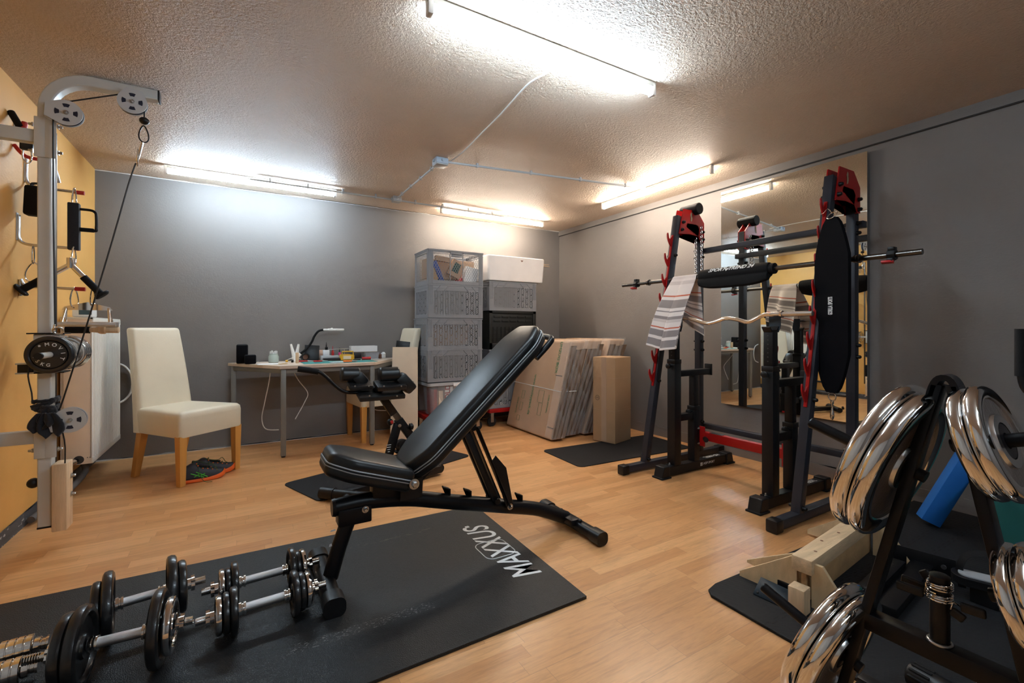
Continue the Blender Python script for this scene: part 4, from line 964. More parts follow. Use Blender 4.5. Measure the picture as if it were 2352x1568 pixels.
bend += [V(PX_+.30,PY_,2.275), V(PX_+.432,PY_,2.275)]
sweep_rect(bend, .050, .060).build('post', 'white_metal', cm, bev=.006)
MB().box((PX_+.434,PY_,2.275), (.008,.062,.052), None, .003).build('end_plug', 'plastic_black', cm)
MB().bb(PX_-.025,PX_+.025,PY_-.03,PY_+.03,.099,.107).build('end_plug', 'plastic_black', cm)
for z_ in (1.965, .535):
    MB().bb(XL, PX_-.028, PY_-.024, PY_+.024, z_-.030, z_+.030, .004).build('wall_arm', 'white_metal', cm)
    MB().bb(XL, XL+.008, PY_-.05, PY_+.05, z_-.09, z_+.09, .002).build('wall_plate', 'white_metal', cm)
    for s_ in (-1, 1): MB().bb(PX_-.034,PX_+.006,PY_+s_*.034-.003,PY_+s_*.034+.003,z_-.10,z_+.09,.002).build('sleeve_plate', 'white_metal', cm)
    MB().bb(PX_+.005,PX_+.045,PY_-.038,PY_-.034,z_-.10,z_+.085,.002).build('side_bracket', 'white_metal', cm)
    for dz in (-.065, .06):
        bolt(PX_+.046, PY_-.02, z_+dz, .011, cm, (1,0,0)); bolt(PX_-.046, PY_, z_+dz, .010, cm, (-1,0,0))
def pulley(c, label=None, tip=None):
    c = Vector(c)
    for s_ in (-1, 1):
        pts = [(.058*math.cos(a), .058*math.sin(a)) for a in [math.radians(x) for x in range(0, 360, 12)]]
        if tip:
            tx, tz = tip; ang = math.atan2(tz, tx); keep = []
            for k in range(0, 37):
                a = ang+math.radians(62)+math.radians(236)*k/36; keep.append((.060*math.cos(a), .060*math.sin(a)))
            n_ = V(-math.sin(ang), math.cos(ang), 0)
            keep += [(tx-n_.x*.032, tz-n_.y*.032), (tx+n_.x*.032, tz+n_.y*.032)]; pts = keep
        m2 = MB(); m2.prism(pts, c+V(0,s_*.013,0), (1,0,0), (0,0,1), .003); ck = m2.build('cheek_plate', 'pulley', cm)
        for k in range(4):
            a = k*PI/2; m2 = MB(); arc = []
            for j in range(6): b2 = a-.34+.68*j/5; arc.append((.042*math.cos(b2), .042*math.sin(b2)))
            for j in range(6): b2 = a+.30-.60*j/5; arc.append((.026*math.cos(b2), .026*math.sin(b2)))
            m2.prism(arc, c+V(0,s_*.0150,0), (1,0,0), (0,0,1), .0008); m2.build('slot', 'navy', ck)
        bolt(c.x, c.y+s_*.015, c.z, .010, cm, (0,s_,0))
    MB().lathe([(.012,-.010),(.056,-.010),(.050,0),(.056,.010),(.012,.010)], c, (0,1,0), 40).build('pulley_wheel', 'navy', cm)
pulley((-.728,PY_-.055,2.085), tip=(-.075,.005)); pulley((-.482,PY_-.055,2.200), tip=(.01,.065)); pulley((-.715,PY_-.055,.612), tip=(-.075,-.02))
cy = PY_-.055
MB().tube([(-.770,cy,1.04),(-.776,cy,1.6),(-.777,cy,2.07),(-.765,cy,2.115),(-.735,cy,2.139),(-.51,cy,2.240),(-.482,cy,2.250),(-.448,cy,2.235),(-.436,cy,2.20),(-.436,cy,2.12)], .0035, 8, smooth=1).build('upper_cable', 'cable_black', cm)
MB().tube([(-.470,cy,1.895),(-.50,cy,1.78),(-.56,cy,1.50),(-.65,cy,1.10),(-.74,cy,.72),(-.758,cy,.66)], .0035, 8, smooth=3).build('lower_cable', 'cable_black', cm)
MB().tube([(-.745,cy,.56),(-.735,cy,.48),(-.738,cy,.30)], .003, 8, smooth=3).build('lower_cable', 'cable_black', cm)
MB().tube([(-.855,cy,.90),(-.862,cy,.83),(-.850,cy,.75),(-.848,cy,.70)], .003, 8, smooth=3).build('lower_cable', 'cable_black', cm)
MB().ball((-.436,cy,2.118), .022, (1,1,.85), 18).build('stop_ball', 'plastic_black', cm)
def carab(mb, c, w, hh, ax, r=.0032, wide_low=True):
    """carabiner outline centred at c in the plane of ax and z"""
    ax = Vector(ax).normalized(); pts = []
    for k in range(20):
        a = 2*PI*k/20; z_ = math.sin(a); ww = w/2*(1.0-.38*z_ if wide_low else 1)
        pts.append(Vector(c)+ax*(ww*math.cos(a))+V(0,0,hh/2*z_))
    mb.tube(pts, r, 8, closed=True); return mb
carab(MB(), (-.438,cy,2.050), .038, .085, (1,.3,0)).build('carabiner', 'black_satin', cm)
MB().tube([(-.443,cy,2.005),(-.455,cy,1.95),(-.466,cy,1.905)], .006, 10).build('swivel', 'chrome', cm)
carab(MB(), (-.462,cy,1.925), .028, .085, (0,1,0)).build('carabiner', 'chrome', cm)
# guide rod and carriage with weight horns
MB().cyl((PX_+.012,PY_+.065,.25),(PX_+.012,PY_+.065,2.02), .009, seg=16).build('guide_rod', 'dark_steel', cm)
MB().bb(PX_-.036,PX_+.058,PY_-.036,PY_+.036,.845,1.025,.004).build('carriage', 'white_metal', cm)
for z_ in (1.028, .842): MB().bb(PX_-.055,PX_+.075,PY_-.05,PY_+.05,z_-.003,z_+.003).build('carriage_plate', 'black_metal', cm)
MB().cyl((PX_+.043,PY_-.245,.930),(PX_+.043,PY_+.24,.930), .0140, seg=20).build('weight_horn', 'white_metal', cm)
MB().cyl((PX_+.043,PY_-.262,.930),(PX_+.043,PY_-.244,.930), .0150, seg=20).build('horn_cap', 'plastic_black', cm)
mb = MB(); ringtube(mb, (-.760,cy+.0,1.042), (0,1,.4), .018, .0045, 20); ringtube(mb, (-.772,cy,1.055), (1,.2,0), .015, .004, 20); mb.build('shackle', 'chrome', cm)
MB().bb(PX_-.085,PX_-.035,PY_-.05,PY_-.01,.845,.885,.002).build('roller_block', 'plastic_black', cm)
MB().bb(PX_-.09,PX_-.03,PY_-.055,PY_-.005,.840,.846).build('roller_bracket', 'white_metal', cm); MB().bb(PX_-.09,PX_-.03,PY_-.055,PY_-.005,.884,.890).build('roller_bracket', 'white_metal', cm)
MB().ball((PX_-.045,PY_,.315), .024, (1,1,1), 16).build('knob', 'plastic_black', cm)
# wooden packer bolted to the post
MB().bb(PX_+.034,PX_+.088,PY_-.065,PY_+.03,.085,.405,.004).build('wooden_packer', 'raw_wood', cm)
for z_ in (.33,.24): bolt(PX_+.089, PY_-.0, z_, .012, cm, (1,0,0))
# weights on the horns
def disc(label, R, T, y, mt_, face=False):
    t = thing('weight_plate', label, 'weight plate', (PX_+.043, y, .930), 'discs on the pulley machine carriage')
    MB().lathe(plate_prof(R, T, .0145), (PX_+.043, y, .930), (0,1,0), 56, closed=True).build('disc', mt_, t); return t
d1 = disc('black cast disc with white lettering, frontmost on the pulley machine', .0875, .024, PY_-.115, 'plate_black')
disc('chrome disc right behind the black lettered one on the pulley machine', .0865, .020, PY_-.085, 'chrome')
disc('chrome disc behind the post of the pulley machine, the nearest of three', .0865, .022, PY_+.105, 'chrome')
disc('chrome disc behind the post of the pulley machine, middle of three', .0865, .022, PY_+.135, 'chrome')
disc('chrome disc behind the post of the pulley machine, the farthest of three', .0865, .022, PY_+.165, 'chrome')
yf = PY_-.115-.0125
MB().lathe([(.0145,0),(.030,0),(.032,.006),(.062,.006),(.062,.004),(.0145,.004)], (PX_+.043,yf+.008,.930), (0,-1,0), 48).build('raised_face', 'plate_black', d1)
for i, chh in enumerate('*MOVIT'):
    a = math.radians(128-i*30); rr_ = .048; c = V(PX_+.043+rr_*math.cos(a), yf-.0004, .930+rr_*math.sin(a))
    text(chh, c, (math.sin(a),0,-math.cos(a)), (math.cos(a),0,math.sin(a)), .015, 'white_ink', d1, bold=.0004)
for i, chh in enumerate('.5KG'):
    a = math.radians(192+i*25); rr_ = .048; c = V(PX_+.043+rr_*math.cos(a), yf-.0004, .930+rr_*math.sin(a))
    text(chh, c, (-math.sin(a),0,math.cos(a)), (-math.cos(a),0,-math.sin(a)), .014, 'white_ink', d1, bold=.0004)
# black cloth knotted round the post
cl = thing('knotted_cloth', 'black cloth knotted round the post above the lower pulley', 'cloth', (PX_, PY_, .56))
def crumple(o, size, st):
    tx = bpy.data.textures.new('folds', 'CLOUDS'); tx.noise_scale = size; tx.noise_depth = 3
    sb = o.modifiers.new('subsurf', 'SUBSURF'); sb.levels = 2; sb.render_levels = 2
    md = o.modifiers.new('folds', 'DISPLACE'); md.texture = tx; md.strength = st; md.mid_level = .5; md.texture_coords = 'LOCAL'
def wrap(z0, tilt, k_=.040):
    return [V(PX_+k_*math.copysign(abs(math.cos(a))**.5, math.cos(a)), PY_+(k_+.005)*math.copysign(abs(math.sin(a))**.5, math.sin(a)), z0+tilt*math.cos(a)) for a in [2*PI*k/28 for k in range(28)]]
for z0, ti, w_ in ((.708,.006,.020),(.692,.014,.022),(.676,-.006,.022),(.662,-.018,.020)):
    o_ = MB().tube(wrap(z0, ti), 0, closed=True, flat=(.014, w_)).build('wrap', 'cloth_black', cl); crumple(o_, .025, .014)
kx, ky = PX_+.018, PY_-.055
o_ = MB().ball((kx,ky,.662), .030, (1.15,.6,1.0), 14, (0,.5,0)).build('knot', 'cloth_black', cl); crumple(o_, .022, .022)
for x0, w0, z1_, sd in ((-.012,.030,.575,1),(.012,.034,.545,2),(.0,.022,.60,3)):
    m2 = MB()
    def fl(u, v, x0=x0, w0=w0, z1_=z1_, sd=sd):
        z_ = .655+(z1_-.655)*v; ww = w0*(.6+.8*math.sin(min(v*1.1,1)*PI*.75))
        return V(kx+x0*(1+v)+(u-.5)*2*ww*(1-.45*max(0,v-.75)/.25), ky-.012-.010*math.sin(u*7+sd)-.004*sd, z_-.012*math.sin(u*5+sd)*v)
    m2.grid(fl, 12, 14); o_ = m2.build('tail', 'cloth_black', cl, solid=.003, smooth=80)
# ================================================================== HANGING HOOKS AND HANDLES ON THE ORANGE WALL
HY = 3.325
def wall_hook(y, z, L, label, zt_=.10, red=True):
    t = thing('wall_hook', label, 'wall hook', (XL+.01, y, z), 'red tipped hooks on the orange wall')
    x0 = XL+.007
    MB().tube([(x0,y,z+zt_+.05),(x0,y,z+zt_-.01),(x0,y,z+.035),(x0+.012,y,z+.010),(x0+.04,y,z),(x0+.08,y,z-.002),(x0+L,y,z-.004)], .008, 10, smooth=4).build('arm', 'chrome_satin', t)
    MB().bb(XL,XL+.004,y-.012,y+.012,z+.02,z+zt_+.06,.001).build('wall_plate', 'white_metal', t)
    if red: MB().cyl((x0+L-.004,y,z-.004),(x0+L+.038,y,z-.005), .011, seg=14).build('rubber_tip', 'red_plastic', t)
wall_hook(3.42, 1.815, .195, 'upper red tipped hook on the orange wall behind the post')
wall_hook(HY, 1.489, .195, 'middle red tipped hook on the orange wall, chrome clips on it')
wall_hook(HY+.02, 1.272, .215, 'lowest red tipped hook on the orange wall, triangle handle on it', -.04)
wall_hook(HY-.03, 2.020, .03, 'highest red tipped hook near the ceiling at the left edge', .02, False)
def clip(x, y, z, hh, label, ax=(0,1,0), w=.03, low=True):
    return solo(carab(MB(), (x,y,z-hh/2+.006), w, hh, ax, .0036, low), 'carabiner', 'chrome', label, 'carabiner', group='carabiners on the orange wall', loc=(x,y,z-hh))
clip(-.945, HY, 1.485, .10, 'chrome carabiner, first from the wall on the middle hook, another clipped below', (0,1,.1))
clip(-.940, HY-.005, 1.390, .105, 'large pear shaped chrome carabiner dangling lowest beside the middle hook', (1,.2,0), .062)
clip(-.905, HY, 1.485, .10, 'chrome carabiner, second from the wall on the middle hook')
clip(-.885, HY, 1.485, .10, 'chrome carabiner close to the post on the middle hook')
clip(-.782, HY-.02, 1.485, .10, 'chrome carabiner right of the post holding the spread bar', (.3,1,0))
clip(-.932, HY-.12, 1.985, .11, 'chrome carabiner hanging just under the top wall arm', (1,.2,0), .03)
clip(-.785, HY, 1.805, .105, 'chrome carabiner right of the post on the upper hook', (.3,1,0))
clip(-.715, HY+.02, 1.268, .10, 'chrome carabiner holding the triangle handle', (.5,1,0))
clip(-.790, HY+.02, 1.268, .11, 'chrome carabiner just right of the post on the lowest hook', (.8,.4,0))
# V shaped push down bar
vb = thing('pushdown_bar', 'chrome angled bar with black grips spread to both sides of the post', 'cable handle', (-.80, HY-.02, 1.385))
top = V(-.795, HY-.02, 1.395)
for s_, e in ((-1, V(-.985,HY-.02,1.248)), (1, V(-.668,HY-.02,1.236))):
    d = (e-top).normalized(); L = (e-top).length
    MB().cyl(top, top+d*(L*.45), .0135, seg=18).build('tube', 'chrome', vb)
    MB().cyl(top+d*(L*.40), top+d*(L*.96), .0175, seg=18).build('grip', 'foam_black', vb)
    MB().lathe([(.018,0),(.036,.004),(.037,.010),(.030,.018),(.004,.021)], top+d*(L*.95), d, 24).build('end_stop', 'rubber', vb)
MB().cyl(top+V(0,0,-.02), top+V(0,0,.035), .017, seg=20).build('swivel', 'chrome', vb)
# black ab strap block and rectangular grip
bp_ = thing('ankle_cuff', 'thick black padded cuff hanging on the upper hook left of the post', 'strap', (-.93,HY,1.69))
m2 = MB(); m2.box((-.915,HY-.01,1.715), (.115,.06,.155), (0,.04,0), .012); m2.build('padding', 'foam_black', bp_)
m2 = MB(); m2.tube([(-.95,HY,1.79),(-.945,HY,1.81),(-.90,HY,1.81),(-.88,HY,1.79)], .01, flat=(.03,.004), smooth=4); m2.build('loop', 'cloth_black', bp_)
sh = thing('stirrup_attachment', 'black handle with rectangular grip frame right of the post', 'cable handle', (-.76,HY,1.65))
MB().tube([(-.775,HY,1.700),(-.72,HY,1.700),(-.700,HY,1.690),(-.695,HY,1.670),(-.695,HY,1.600),(-.703,HY,1.588),(-.775,HY,1.592)], .007, 10, smooth=3).build('frame', 'black_satin', sh)
MB().box((-.74,HY,1.590), (.075,.026,.020), None, .005).build('grip', 'foam_black', sh)
MB().bb(-.81,-.762,HY-.02,HY+.02,1.475,1.73,.006).build('strap_body', 'cloth_black', sh)
# triangle row handle
th_ = thing('row_handle', 'chrome triangle row handle hanging beside the radiator top', 'cable handle', (-.72,HY+.02,1.12))
z1 = 1.175
MB().prism([(-.105,-.022),(.105,-.022),(.095,-.004),(.0,.022),(-.095,-.004)], (-.735,HY+.02,z1), (1,0,0), (0,0,1), .005).build('top_plate', 'chrome', th_)
for sx in (-1, 1):
    for sy in (-1, 1): MB().cyl((-.735+sx*.088,HY+.02,z1-.01), (-.735+sx*.098,HY+.02+sy*.03,z1-.095), .006, seg=12).build('side_rod', 'chrome', th_)
for sy in (-1, 1): MB().cyl((-.86,HY+.02+sy*.032,z1-.10),(-.61,HY+.02+sy*.032,z1-.10), .0135, seg=18).build('grip_bar', 'knurl', th_)
# rope or wood grip stick
st_ = thing('wooden_grip_bar', 'wooden grip bar with black foam sleeve lying above the radiator', 'grip bar', (-.74,HY+.06,1.03))
MB().cyl((-.835,HY+.06,1.045),(-.735,HY+.06,1.045), .020, seg=18).build('foam_sleeve', 'foam_black', st_)
MB().cyl((-.735,HY+.06,1.045),(-.690,HY+.06,1.045), .013, .018, seg=18).build('wrapped_cord', 'raw_wood', st_)
MB().lathe([(.004,0),(.020,.002),(.024,.012),(.024,.030),(.018,.036),(.019,.088),(.014,.092),(.003,.093)], (-.700,HY+.06,1.045), (1,0,0), 20).build('wooden_end', 'raw_wood', st_)
# items near the ceiling at the edge
gp = thing('rope_handle', 'black foam grip with red end poking above the top wall arm', 'cable handle', (-.98,HY-.16,2.05))
MB().cyl((-.995,HY-.10,2.13),(-.955,HY-.13,2.055), .015, seg=16).build('foam_grip', 'foam_black', gp)
MB().cyl((-.945,HY-.12,2.035),(-.940,HY-.12,2.085), .012, seg=16).build('red_end', 'red_plastic', gp)
MB().tube([(-1.0,HY-.05,1.985),(-.96,HY-.05,1.935),(-.90,HY-.05,1.925),(-.87,HY-.05,1.915)], .009, 10, smooth=4).build('red_strap', 'red_plastic', gp)
MB().bb(-.955,-.905,HY-.14,HY-.11,1.945,1.985,.004).build('clamp', 'plastic_black', gp)
MB().tube([(-.905,HY-.02,1.93),(-.86,HY-.02,1.90),(-.845,HY,1.83)], .008, 10, smooth=4).build('metal_bow', 'steel', gp)
# ================================================================== RADIATOR
rd_ = thing('radiator', 'white ribbed panel radiator on the orange wall beside the corner', 'radiator', (-.91, 4.3, .18))
ry0, ry1, rz0, rz1, rx0, rx1 = 3.90, 4.66, .185, 1.125, -.985, -.832
MB().bb(rx0, rx1-.004, ry0, ry0+.004, rz0, rz1-.01, .002).build('side_cover', 'radiator_side', rd_)
MB().bb(rx0, rx1-.004, ry1-.004, ry1, rz0, rz1-.01, .002).build('side_cover', 'radiator_side', rd_)
m2 = MB(); L0 = ry1-ry0; n = 20; prof = []
pts = [(0,0)]; 
for i in range(n):
    y0 = ry0+.012+(L0-.024)*i/n; w = (L0-.024)/n
    pts += [(y0-ry0+w*.12, .0),(y0-ry0+w*.28, .008),(y0-ry0+w*.72, .008),(y0-ry0+w*.88, .0)]
pts += [(L0,0),(L0,-.012),(0,-.012)]
m2.prism(pts, (rx1-.004, ry0, (rz0+rz1)/2), (0,1,0), (1,0,0), rz1-rz0-.07); m2.build('ribbed_panel', 'radiator', rd_, bev=.002)
MB().bb(rx1-.022,rx1+.002,ry0,ry1,rz1-.045,rz1-.006,.004).build('panel_edge', 'radiator', rd_); MB().bb(rx1-.022,rx1+.002,ry0,ry1,rz0,rz0+.038,.004).build('panel_edge', 'radiator', rd_)
MB().bb(rx0,rx0+.015,ry0,ry1,rz0,rz1-.01).build('rear_panel', 'radiator', rd_)
g = MB(); g.bb(rx0,rx1,ry0,ry0+.02,rz1-.012,rz1,.002); g.bb(rx0,rx1,ry1-.02,ry1,rz1-.012,rz1,.002)
for k in range(26): yy = ry0+.03+k*(L0-.06)/25; g.bb(rx0+.01,rx1-.01,yy-.006,yy+.006,rz1-.010,rz1-.002)
g.bb(rx0,rx0+.012,ry0,ry1,rz1-.012,rz1); g.bb(rx1-.012,rx1,ry0,ry1,rz1-.012,rz1); g.build('top_grille', 'radiator', rd_)
for z_ in (1.04,): MB().bb(-.955,-.951,ry0-.001,ry0,z_-.02,z_+.02).bb(-.851,-.847,ry0-.001,ry0,z_-.02,z_+.02).build('slot', 'ink', rd_)
MB().cyl((-.900,ry0-.0015,.215),(-.900,ry0+.002,.215), .026, seg=24).build('pipe_hole', 'ink', rd_)
for k in range(2): MB().cyl((-.858+k*.012,ry0-.001,.225),(-.858+k*.012,ry0,.225), .003, seg=8).build('screw_hole', 'ink', rd_)
MB().tube([(-.985,3.62,.20),(-.97,3.78,.205),(-.93,3.86,.21),(-.90,3.93,.215)], .014, 12, smooth=3).build('supply_pipe', 'plastic_black', rd_)
MB().cyl((-.935,3.80,.207),(-.912,3.86,.212), .018, seg=14).build('valve', 'chrome', rd_)
MB().tube([(-.90,3.95,.21),(-.885,3.97,.12),(-.93,3.75,.05),(-.975,3.4,.03)], .018, 12, smooth=4).build('return_pipe', 'dusty', rd_)
dv = thing('thermostat_box', 'small white device with dark display standing on the radiator', 'device', (-.90,4.02,1.126))
MB().box((-.90,4.03,1.158), (.10,.115,.062), None, .008).build('housing', 'white_plastic', dv)
MB().box((-.885,3.971,1.160), (.062,.002,.034)).build('display', 'screen', dv)
# hose loop between radiator and rear wall
solo(MB().tube([(-.86,4.72,.775),(-.82,4.745,.748),(-.785,4.75,.69),(-.772,4.75,.61),(-.785,4.75,.53),(-.82,4.745,.478),(-.86,4.72,.455)], .008, 10, smooth=5), 'hose', 'cable_white', 'pale hose loop against the dark wall right of the radiator', 'hose')
# ================================================================== CREAM CHAIRS
def chair(label, loc, rz, group='cream leather dining chairs'):
    t = thing('dining_chair', label, 'chair', loc, group, rot=(0,0,rz), world=False)
    # seat faces +x; width along y
    out = poly_round([(-.265,-.192),(.235,-.235),(.235,.235),(-.265,.192)], .03, 4)
    m2 = MB(); rings = []
    for z_, k in ((.325,.985),(.335,1.0),(.45,1.0),(.478,.985),(.492,.93),(.498,.80),(.502,.5)):
        rings.append([m2.bm.verts.new((a*k, b2*k, z_)) for a, b2 in out])
    m2.skin(rings); m2.build('seat', 'leather_cream', t, smooth=60)
    def bk(z_): # backrest x at height z
        f = (z_-.33)/(1.05-.33); return -.245-.075*f-.045*f*f
    m2 = MB(); rings = []
    n = 14
    for i in range(n+1):
        f = i/n; z_ = .325+(1.035-.325)*f; w = .200-.026*f; th2 = .045-.008*f; x_ = bk(z_)-.0
        if i == n: pass
        rings.append([m2.bm.verts.new((x_+a, b2, z_)) for a, b2 in rrect(th2*2, w*2, .032-.004*f, 5)])
    for z2, k in ((1.048,.93),(1.056,.78),(1.058,.5)):
        x_ = bk(z2); rings.append([m2.bm.verts.new((x_+a*k, b2*(1-(1-k)*.25), z2)) for a, b2 in rrect(.074, .348, .028, 5)])
    m2.skin(rings); m2.build('backrest', 'leather_cream', t, smooth=60)
    for sx, sy in ((1,1),(1,-1),(-1,1),(-1,-1)):
        m2 = MB(); x0, y0 = (.205 if sx > 0 else -.235), sy*(.205 if sx > 0 else .158); sp_ = .0 if sx > 0 else -.080
        r0_ = [m2.bm.verts.new((x0+sp_+a*.019, y0+b2*.019, 0)) for a, b2 in ((-1,-1),(1,-1),(1,1),(-1,1))]
        r1_ = [m2.bm.verts.new((x0+a*.026, y0+b2*.026, .335)) for a, b2 in ((-1,-1),(1,-1),(1,1),(-1,1))]
        m2.skin([r0_, r1_]); m2.build('leg', 'chair_wood', t, bev=.003)
    return t
# chair 1: feet at the pixels of its front legs
f1, f2_, bk1 = P(415,1117,z=0), P(545,1077,z=0), P(312,1094,z=0)
vx = (f1-bk1); ang1 = math.atan2(f2_.y-f1.y, f2_.x-f1.x)-PI/2+math.radians(3.2)
cx = (f1+f2_)/2; dirv = V(math.cos(ang1), math.sin(ang1), 0)
ch1 = chair('cream leather dining chair with shoes under it beside the radiator', (cx.x-dirv.x*.21, cx.y-dirv.y*.21, 0), ang1)
ch2 = copy_tree(ch1); ch2.location = (1.140, 4.535, 0); ch2.rotation_euler = (0, 0, math.radians(186)); ch2['label'] = 'cream leather dining chair tucked behind the desk next to the crates'
# ================================================================== RUNNING SHOES
def shoe(label, loc, rz, mirror=1):
    t = thing('running_shoe', label, 'shoe', loc, 'running shoes under the cream chair', rot=(0,0,rz), world=False)
    L = .27
    def half(f):  # half width along the foot, f 0 heel .. 1 toe
        return .034+.016*math.sin(min(f*1.25,1)*PI*.72)*1.1-.0*(f) if f < .85 else (.034+.016*math.sin(PI*.72)*1.1)*math.sqrt(max(0,1-((f-.85)/.15)**2))*.98+.002
    n = 18; m2 = MB(); rings = []
    for i in range(n+1):
        f = i/n; x_ = -L/2+L*f; w = half(f)*(1 if f > .06 else .6+f*6.6); lift = .018*max(0,(f-.7)/.3)**2+.006*max(0,(.1-f)/.1)
        hh = (.024 if f < .6 else .024+.014*((f-.6)/.4)) if f < .97 else .036
        rings.append([m2.bm.verts.new((x_, y_*w, lift+z_)) for y_, z_ in ((-1.02,.003),(-.8,0),(.8,0),(1.02,.003),(1.08,hh*.6),(1.0,hh),(-1.0,hh),(-1.08,hh*.6))])
    m2.skin(rings); m2.build('sole', 'shoe_orange', t, smooth=60)
    m2 = MB(); rings = []
    def top(f):
        return .122-.10*f if f < .14 else .108-.05*(f-.14)+.028*math.sin((f-.14)/.30*PI) if f < .44 else (.093-.05*((f-.44)/.56)**1.3)
    for i in range(n+1):
        f = i/n; x_ = -L/2+.004+(L-.010)*f; w = half(f)*.97*(1 if f > .06 else .6+f*6.6); lift = .018*max(0,(f-.7)/.3)**2; tt = top(f)
        k = .62 if f < .5 else .75
        rings.append([m2.bm.verts.new((x_, y_*w, lift+z_)) for y_, z_ in ((-1,.018),(1,.018),(1.03,.030),(.95,.018+(tt-.018)*.6),(k,tt*.96),(0,tt),(-k,tt*.96),(-.95,.018+(tt-.018)*.6),(-1.03,.030))])
    m2.skin(rings); m2.build('upper', 'shoe_dark', t, smooth=70, sub=1)
    m2 = MB(); m2.ball((-L/2+.075,0,.098), .03, (1.35,.8,.35), 14); m2.build('opening', 'foam_black', t)
    m2 = MB(); m2.prism([(-.04,-.018),(.04,-.015),(.05,.012),(-.04,.018)], (.0,0,.094), (.93,0,-.25), (0,1,0), .008); m2.build('tongue', 'foam_black', t, bev=.003)
    for k in range(5):
        xx = -.035+k*.028; zz = top((xx+L/2)/L)+.004
        m2 = MB(); m2.tube([(xx,-.026,zz-.010),(xx+.006,0,zz+.001),(xx+.012,.026,zz-.010)], .0022, 6, smooth=3); m2.build('lace', 'lace', t)
        for s_ in (-1, 1): MB().ball((xx+.004,s_*.028,zz-.010), .005, (1,1,.8), 8).build('eyelet', 'shoe_orange', t)
    lp = [(-.03,0,.10),(-.05,.04,.125),(-.01,.06,.115),(.03,.02,.10),(.06,-.03,.10),(.085,-.05,.055)]
    MB().tube([(a, b2*mirror, c_) for a, b2, c_ in lp], .0019, 6, smooth=6).build('lace', 'lace', t)
    MB().tube([(-.03,-.01,.10),(-.03,-.05,.09),(-.02,-.068,.04),(.0,-.085,.008),(.04,-.10,.003)], .0019, 6, smooth=6).build('lace', 'lace', t)
    for s_ in (-1, 1):
        yy = s_*.0555
        for a, b2 in (((-.075,.066),(.0,.030)),((-.045,.072),(.020,.030)),((-.055,.040),(-.02,.060)),((-.03,.036),(.006,.056))):
            w0 = half((a[0]+L/2)/L)*1.0+.001; w1 = half((b2[0]+L/2)/L)*1.035
            MB().tube([(a[0],s_*w0*.93,a[1]),((a[0]+b2[0])/2,s_*(w0+w1)/2*.99,(a[1]+b2[1])/2),(b2[0],s_*w1,b2[1])], .0032, 6).build('stripe', 'lime', t)
    return t
p1_ = P(485,1090,z=.03)
shoe('running shoe nearest the camera under the cream chair, bright orange sole', (p1_.x-.05, p1_.y+.015, 0), math.radians(12))
shoe('running shoe behind the other one under the cream chair', (p1_.x+.005, p1_.y+.14, 0), math.radians(9), -1)
# ================================================================== DESK
A_, B_2, C_2, D_2 = V(-.115,4.73,0), V(.255,4.120,0), V(1.025,4.150,0), V(1.40,4.73,0)
dk = thing('desk', 'trapezoid wooden top desk with grey metal legs against the back wall', 'desk', (.64,4.4,0))
MB().prism([(p.x, p.y) for p in (A_, B_2, C_2, D_2)], (0,0,.737), (1,0,0), (0,1,0), .026).build('tabletop', 'table_top', dk, bev=.002)
ins = [V(-.07,4.70,0), V(.285,4.160,0), V(1.005,4.190,0), V(1.355,4.70,0)]
for a, b2 in ((0,1),(1,2),(2,3)): MB().beam(ins[a]+V(0,0,.704), ins[b2]+V(0,0,.704), .025, .040).build('apron', 'table_leg', dk)
for p_ in ins:
    m2 = MB().bb(p_.x-.02,p_.x+.02,p_.y-.02,p_.y+.02,.012,.722,.003).build('leg', 'table_leg', dk)
    MB().cyl((p_.x,p_.y,0),(p_.x,p_.y,.014), .016, seg=14).build('foot', 'plastic_black', m2)
solo(MB().tube([(.20,4.30,.72),(.19,4.35,.60),(.16,4.42,.42),(.14,4.45,.28),(.17,4.45,.19),(.27,4.45,.17)], .004, 8, smooth=6), 'power_cable', 'cable_white', 'white cable looping under the desk left of its front leg', 'cable')
solo(MB().tube([(.36,4.35,.72),(.42,4.40,.60),(.50,4.45,.48),(.48,4.46,.40),(.40,4.45,.25)], .004, 8, smooth=6), 'power_cable', 'cable_white', 'white cable hanging under the desk right of its front leg', 'cable')
solo(MB().tube([(1.03,4.40,.36),(1.05,4.45,.30),(1.12,4.48,.26),(1.22,4.46,.25)], .004, 8, smooth=6), 'power_cable', 'cable_white', 'pale cable loop low behind the extension bench mast', 'cable')
Z = .750
def D(px, py, z=Z): return P(px, py, z=z)
# speakers
def spk(x, y, w, d, h_, label):
    t = thing('speaker', label, 'speaker', (x, y, Z), 'black loudspeakers on the desk')
    MB().box((x,y,Z+h_/2), (w,d,h_), None, .012, 3).build('cabinet', 'foam_black', t)
    MB().box((x,y-d/2-.001,Z+h_/2), (w*.86,.003,h_*.9), None, .001).build('front_cloth', 'neoprene', t)
spk(-.005, 4.60, .088, .09, .165, 'taller upright black speaker at the left end of the desk')
spk(.055, 4.50, .088, .08, .078, 'low black speaker in front of the taller one on the desk')
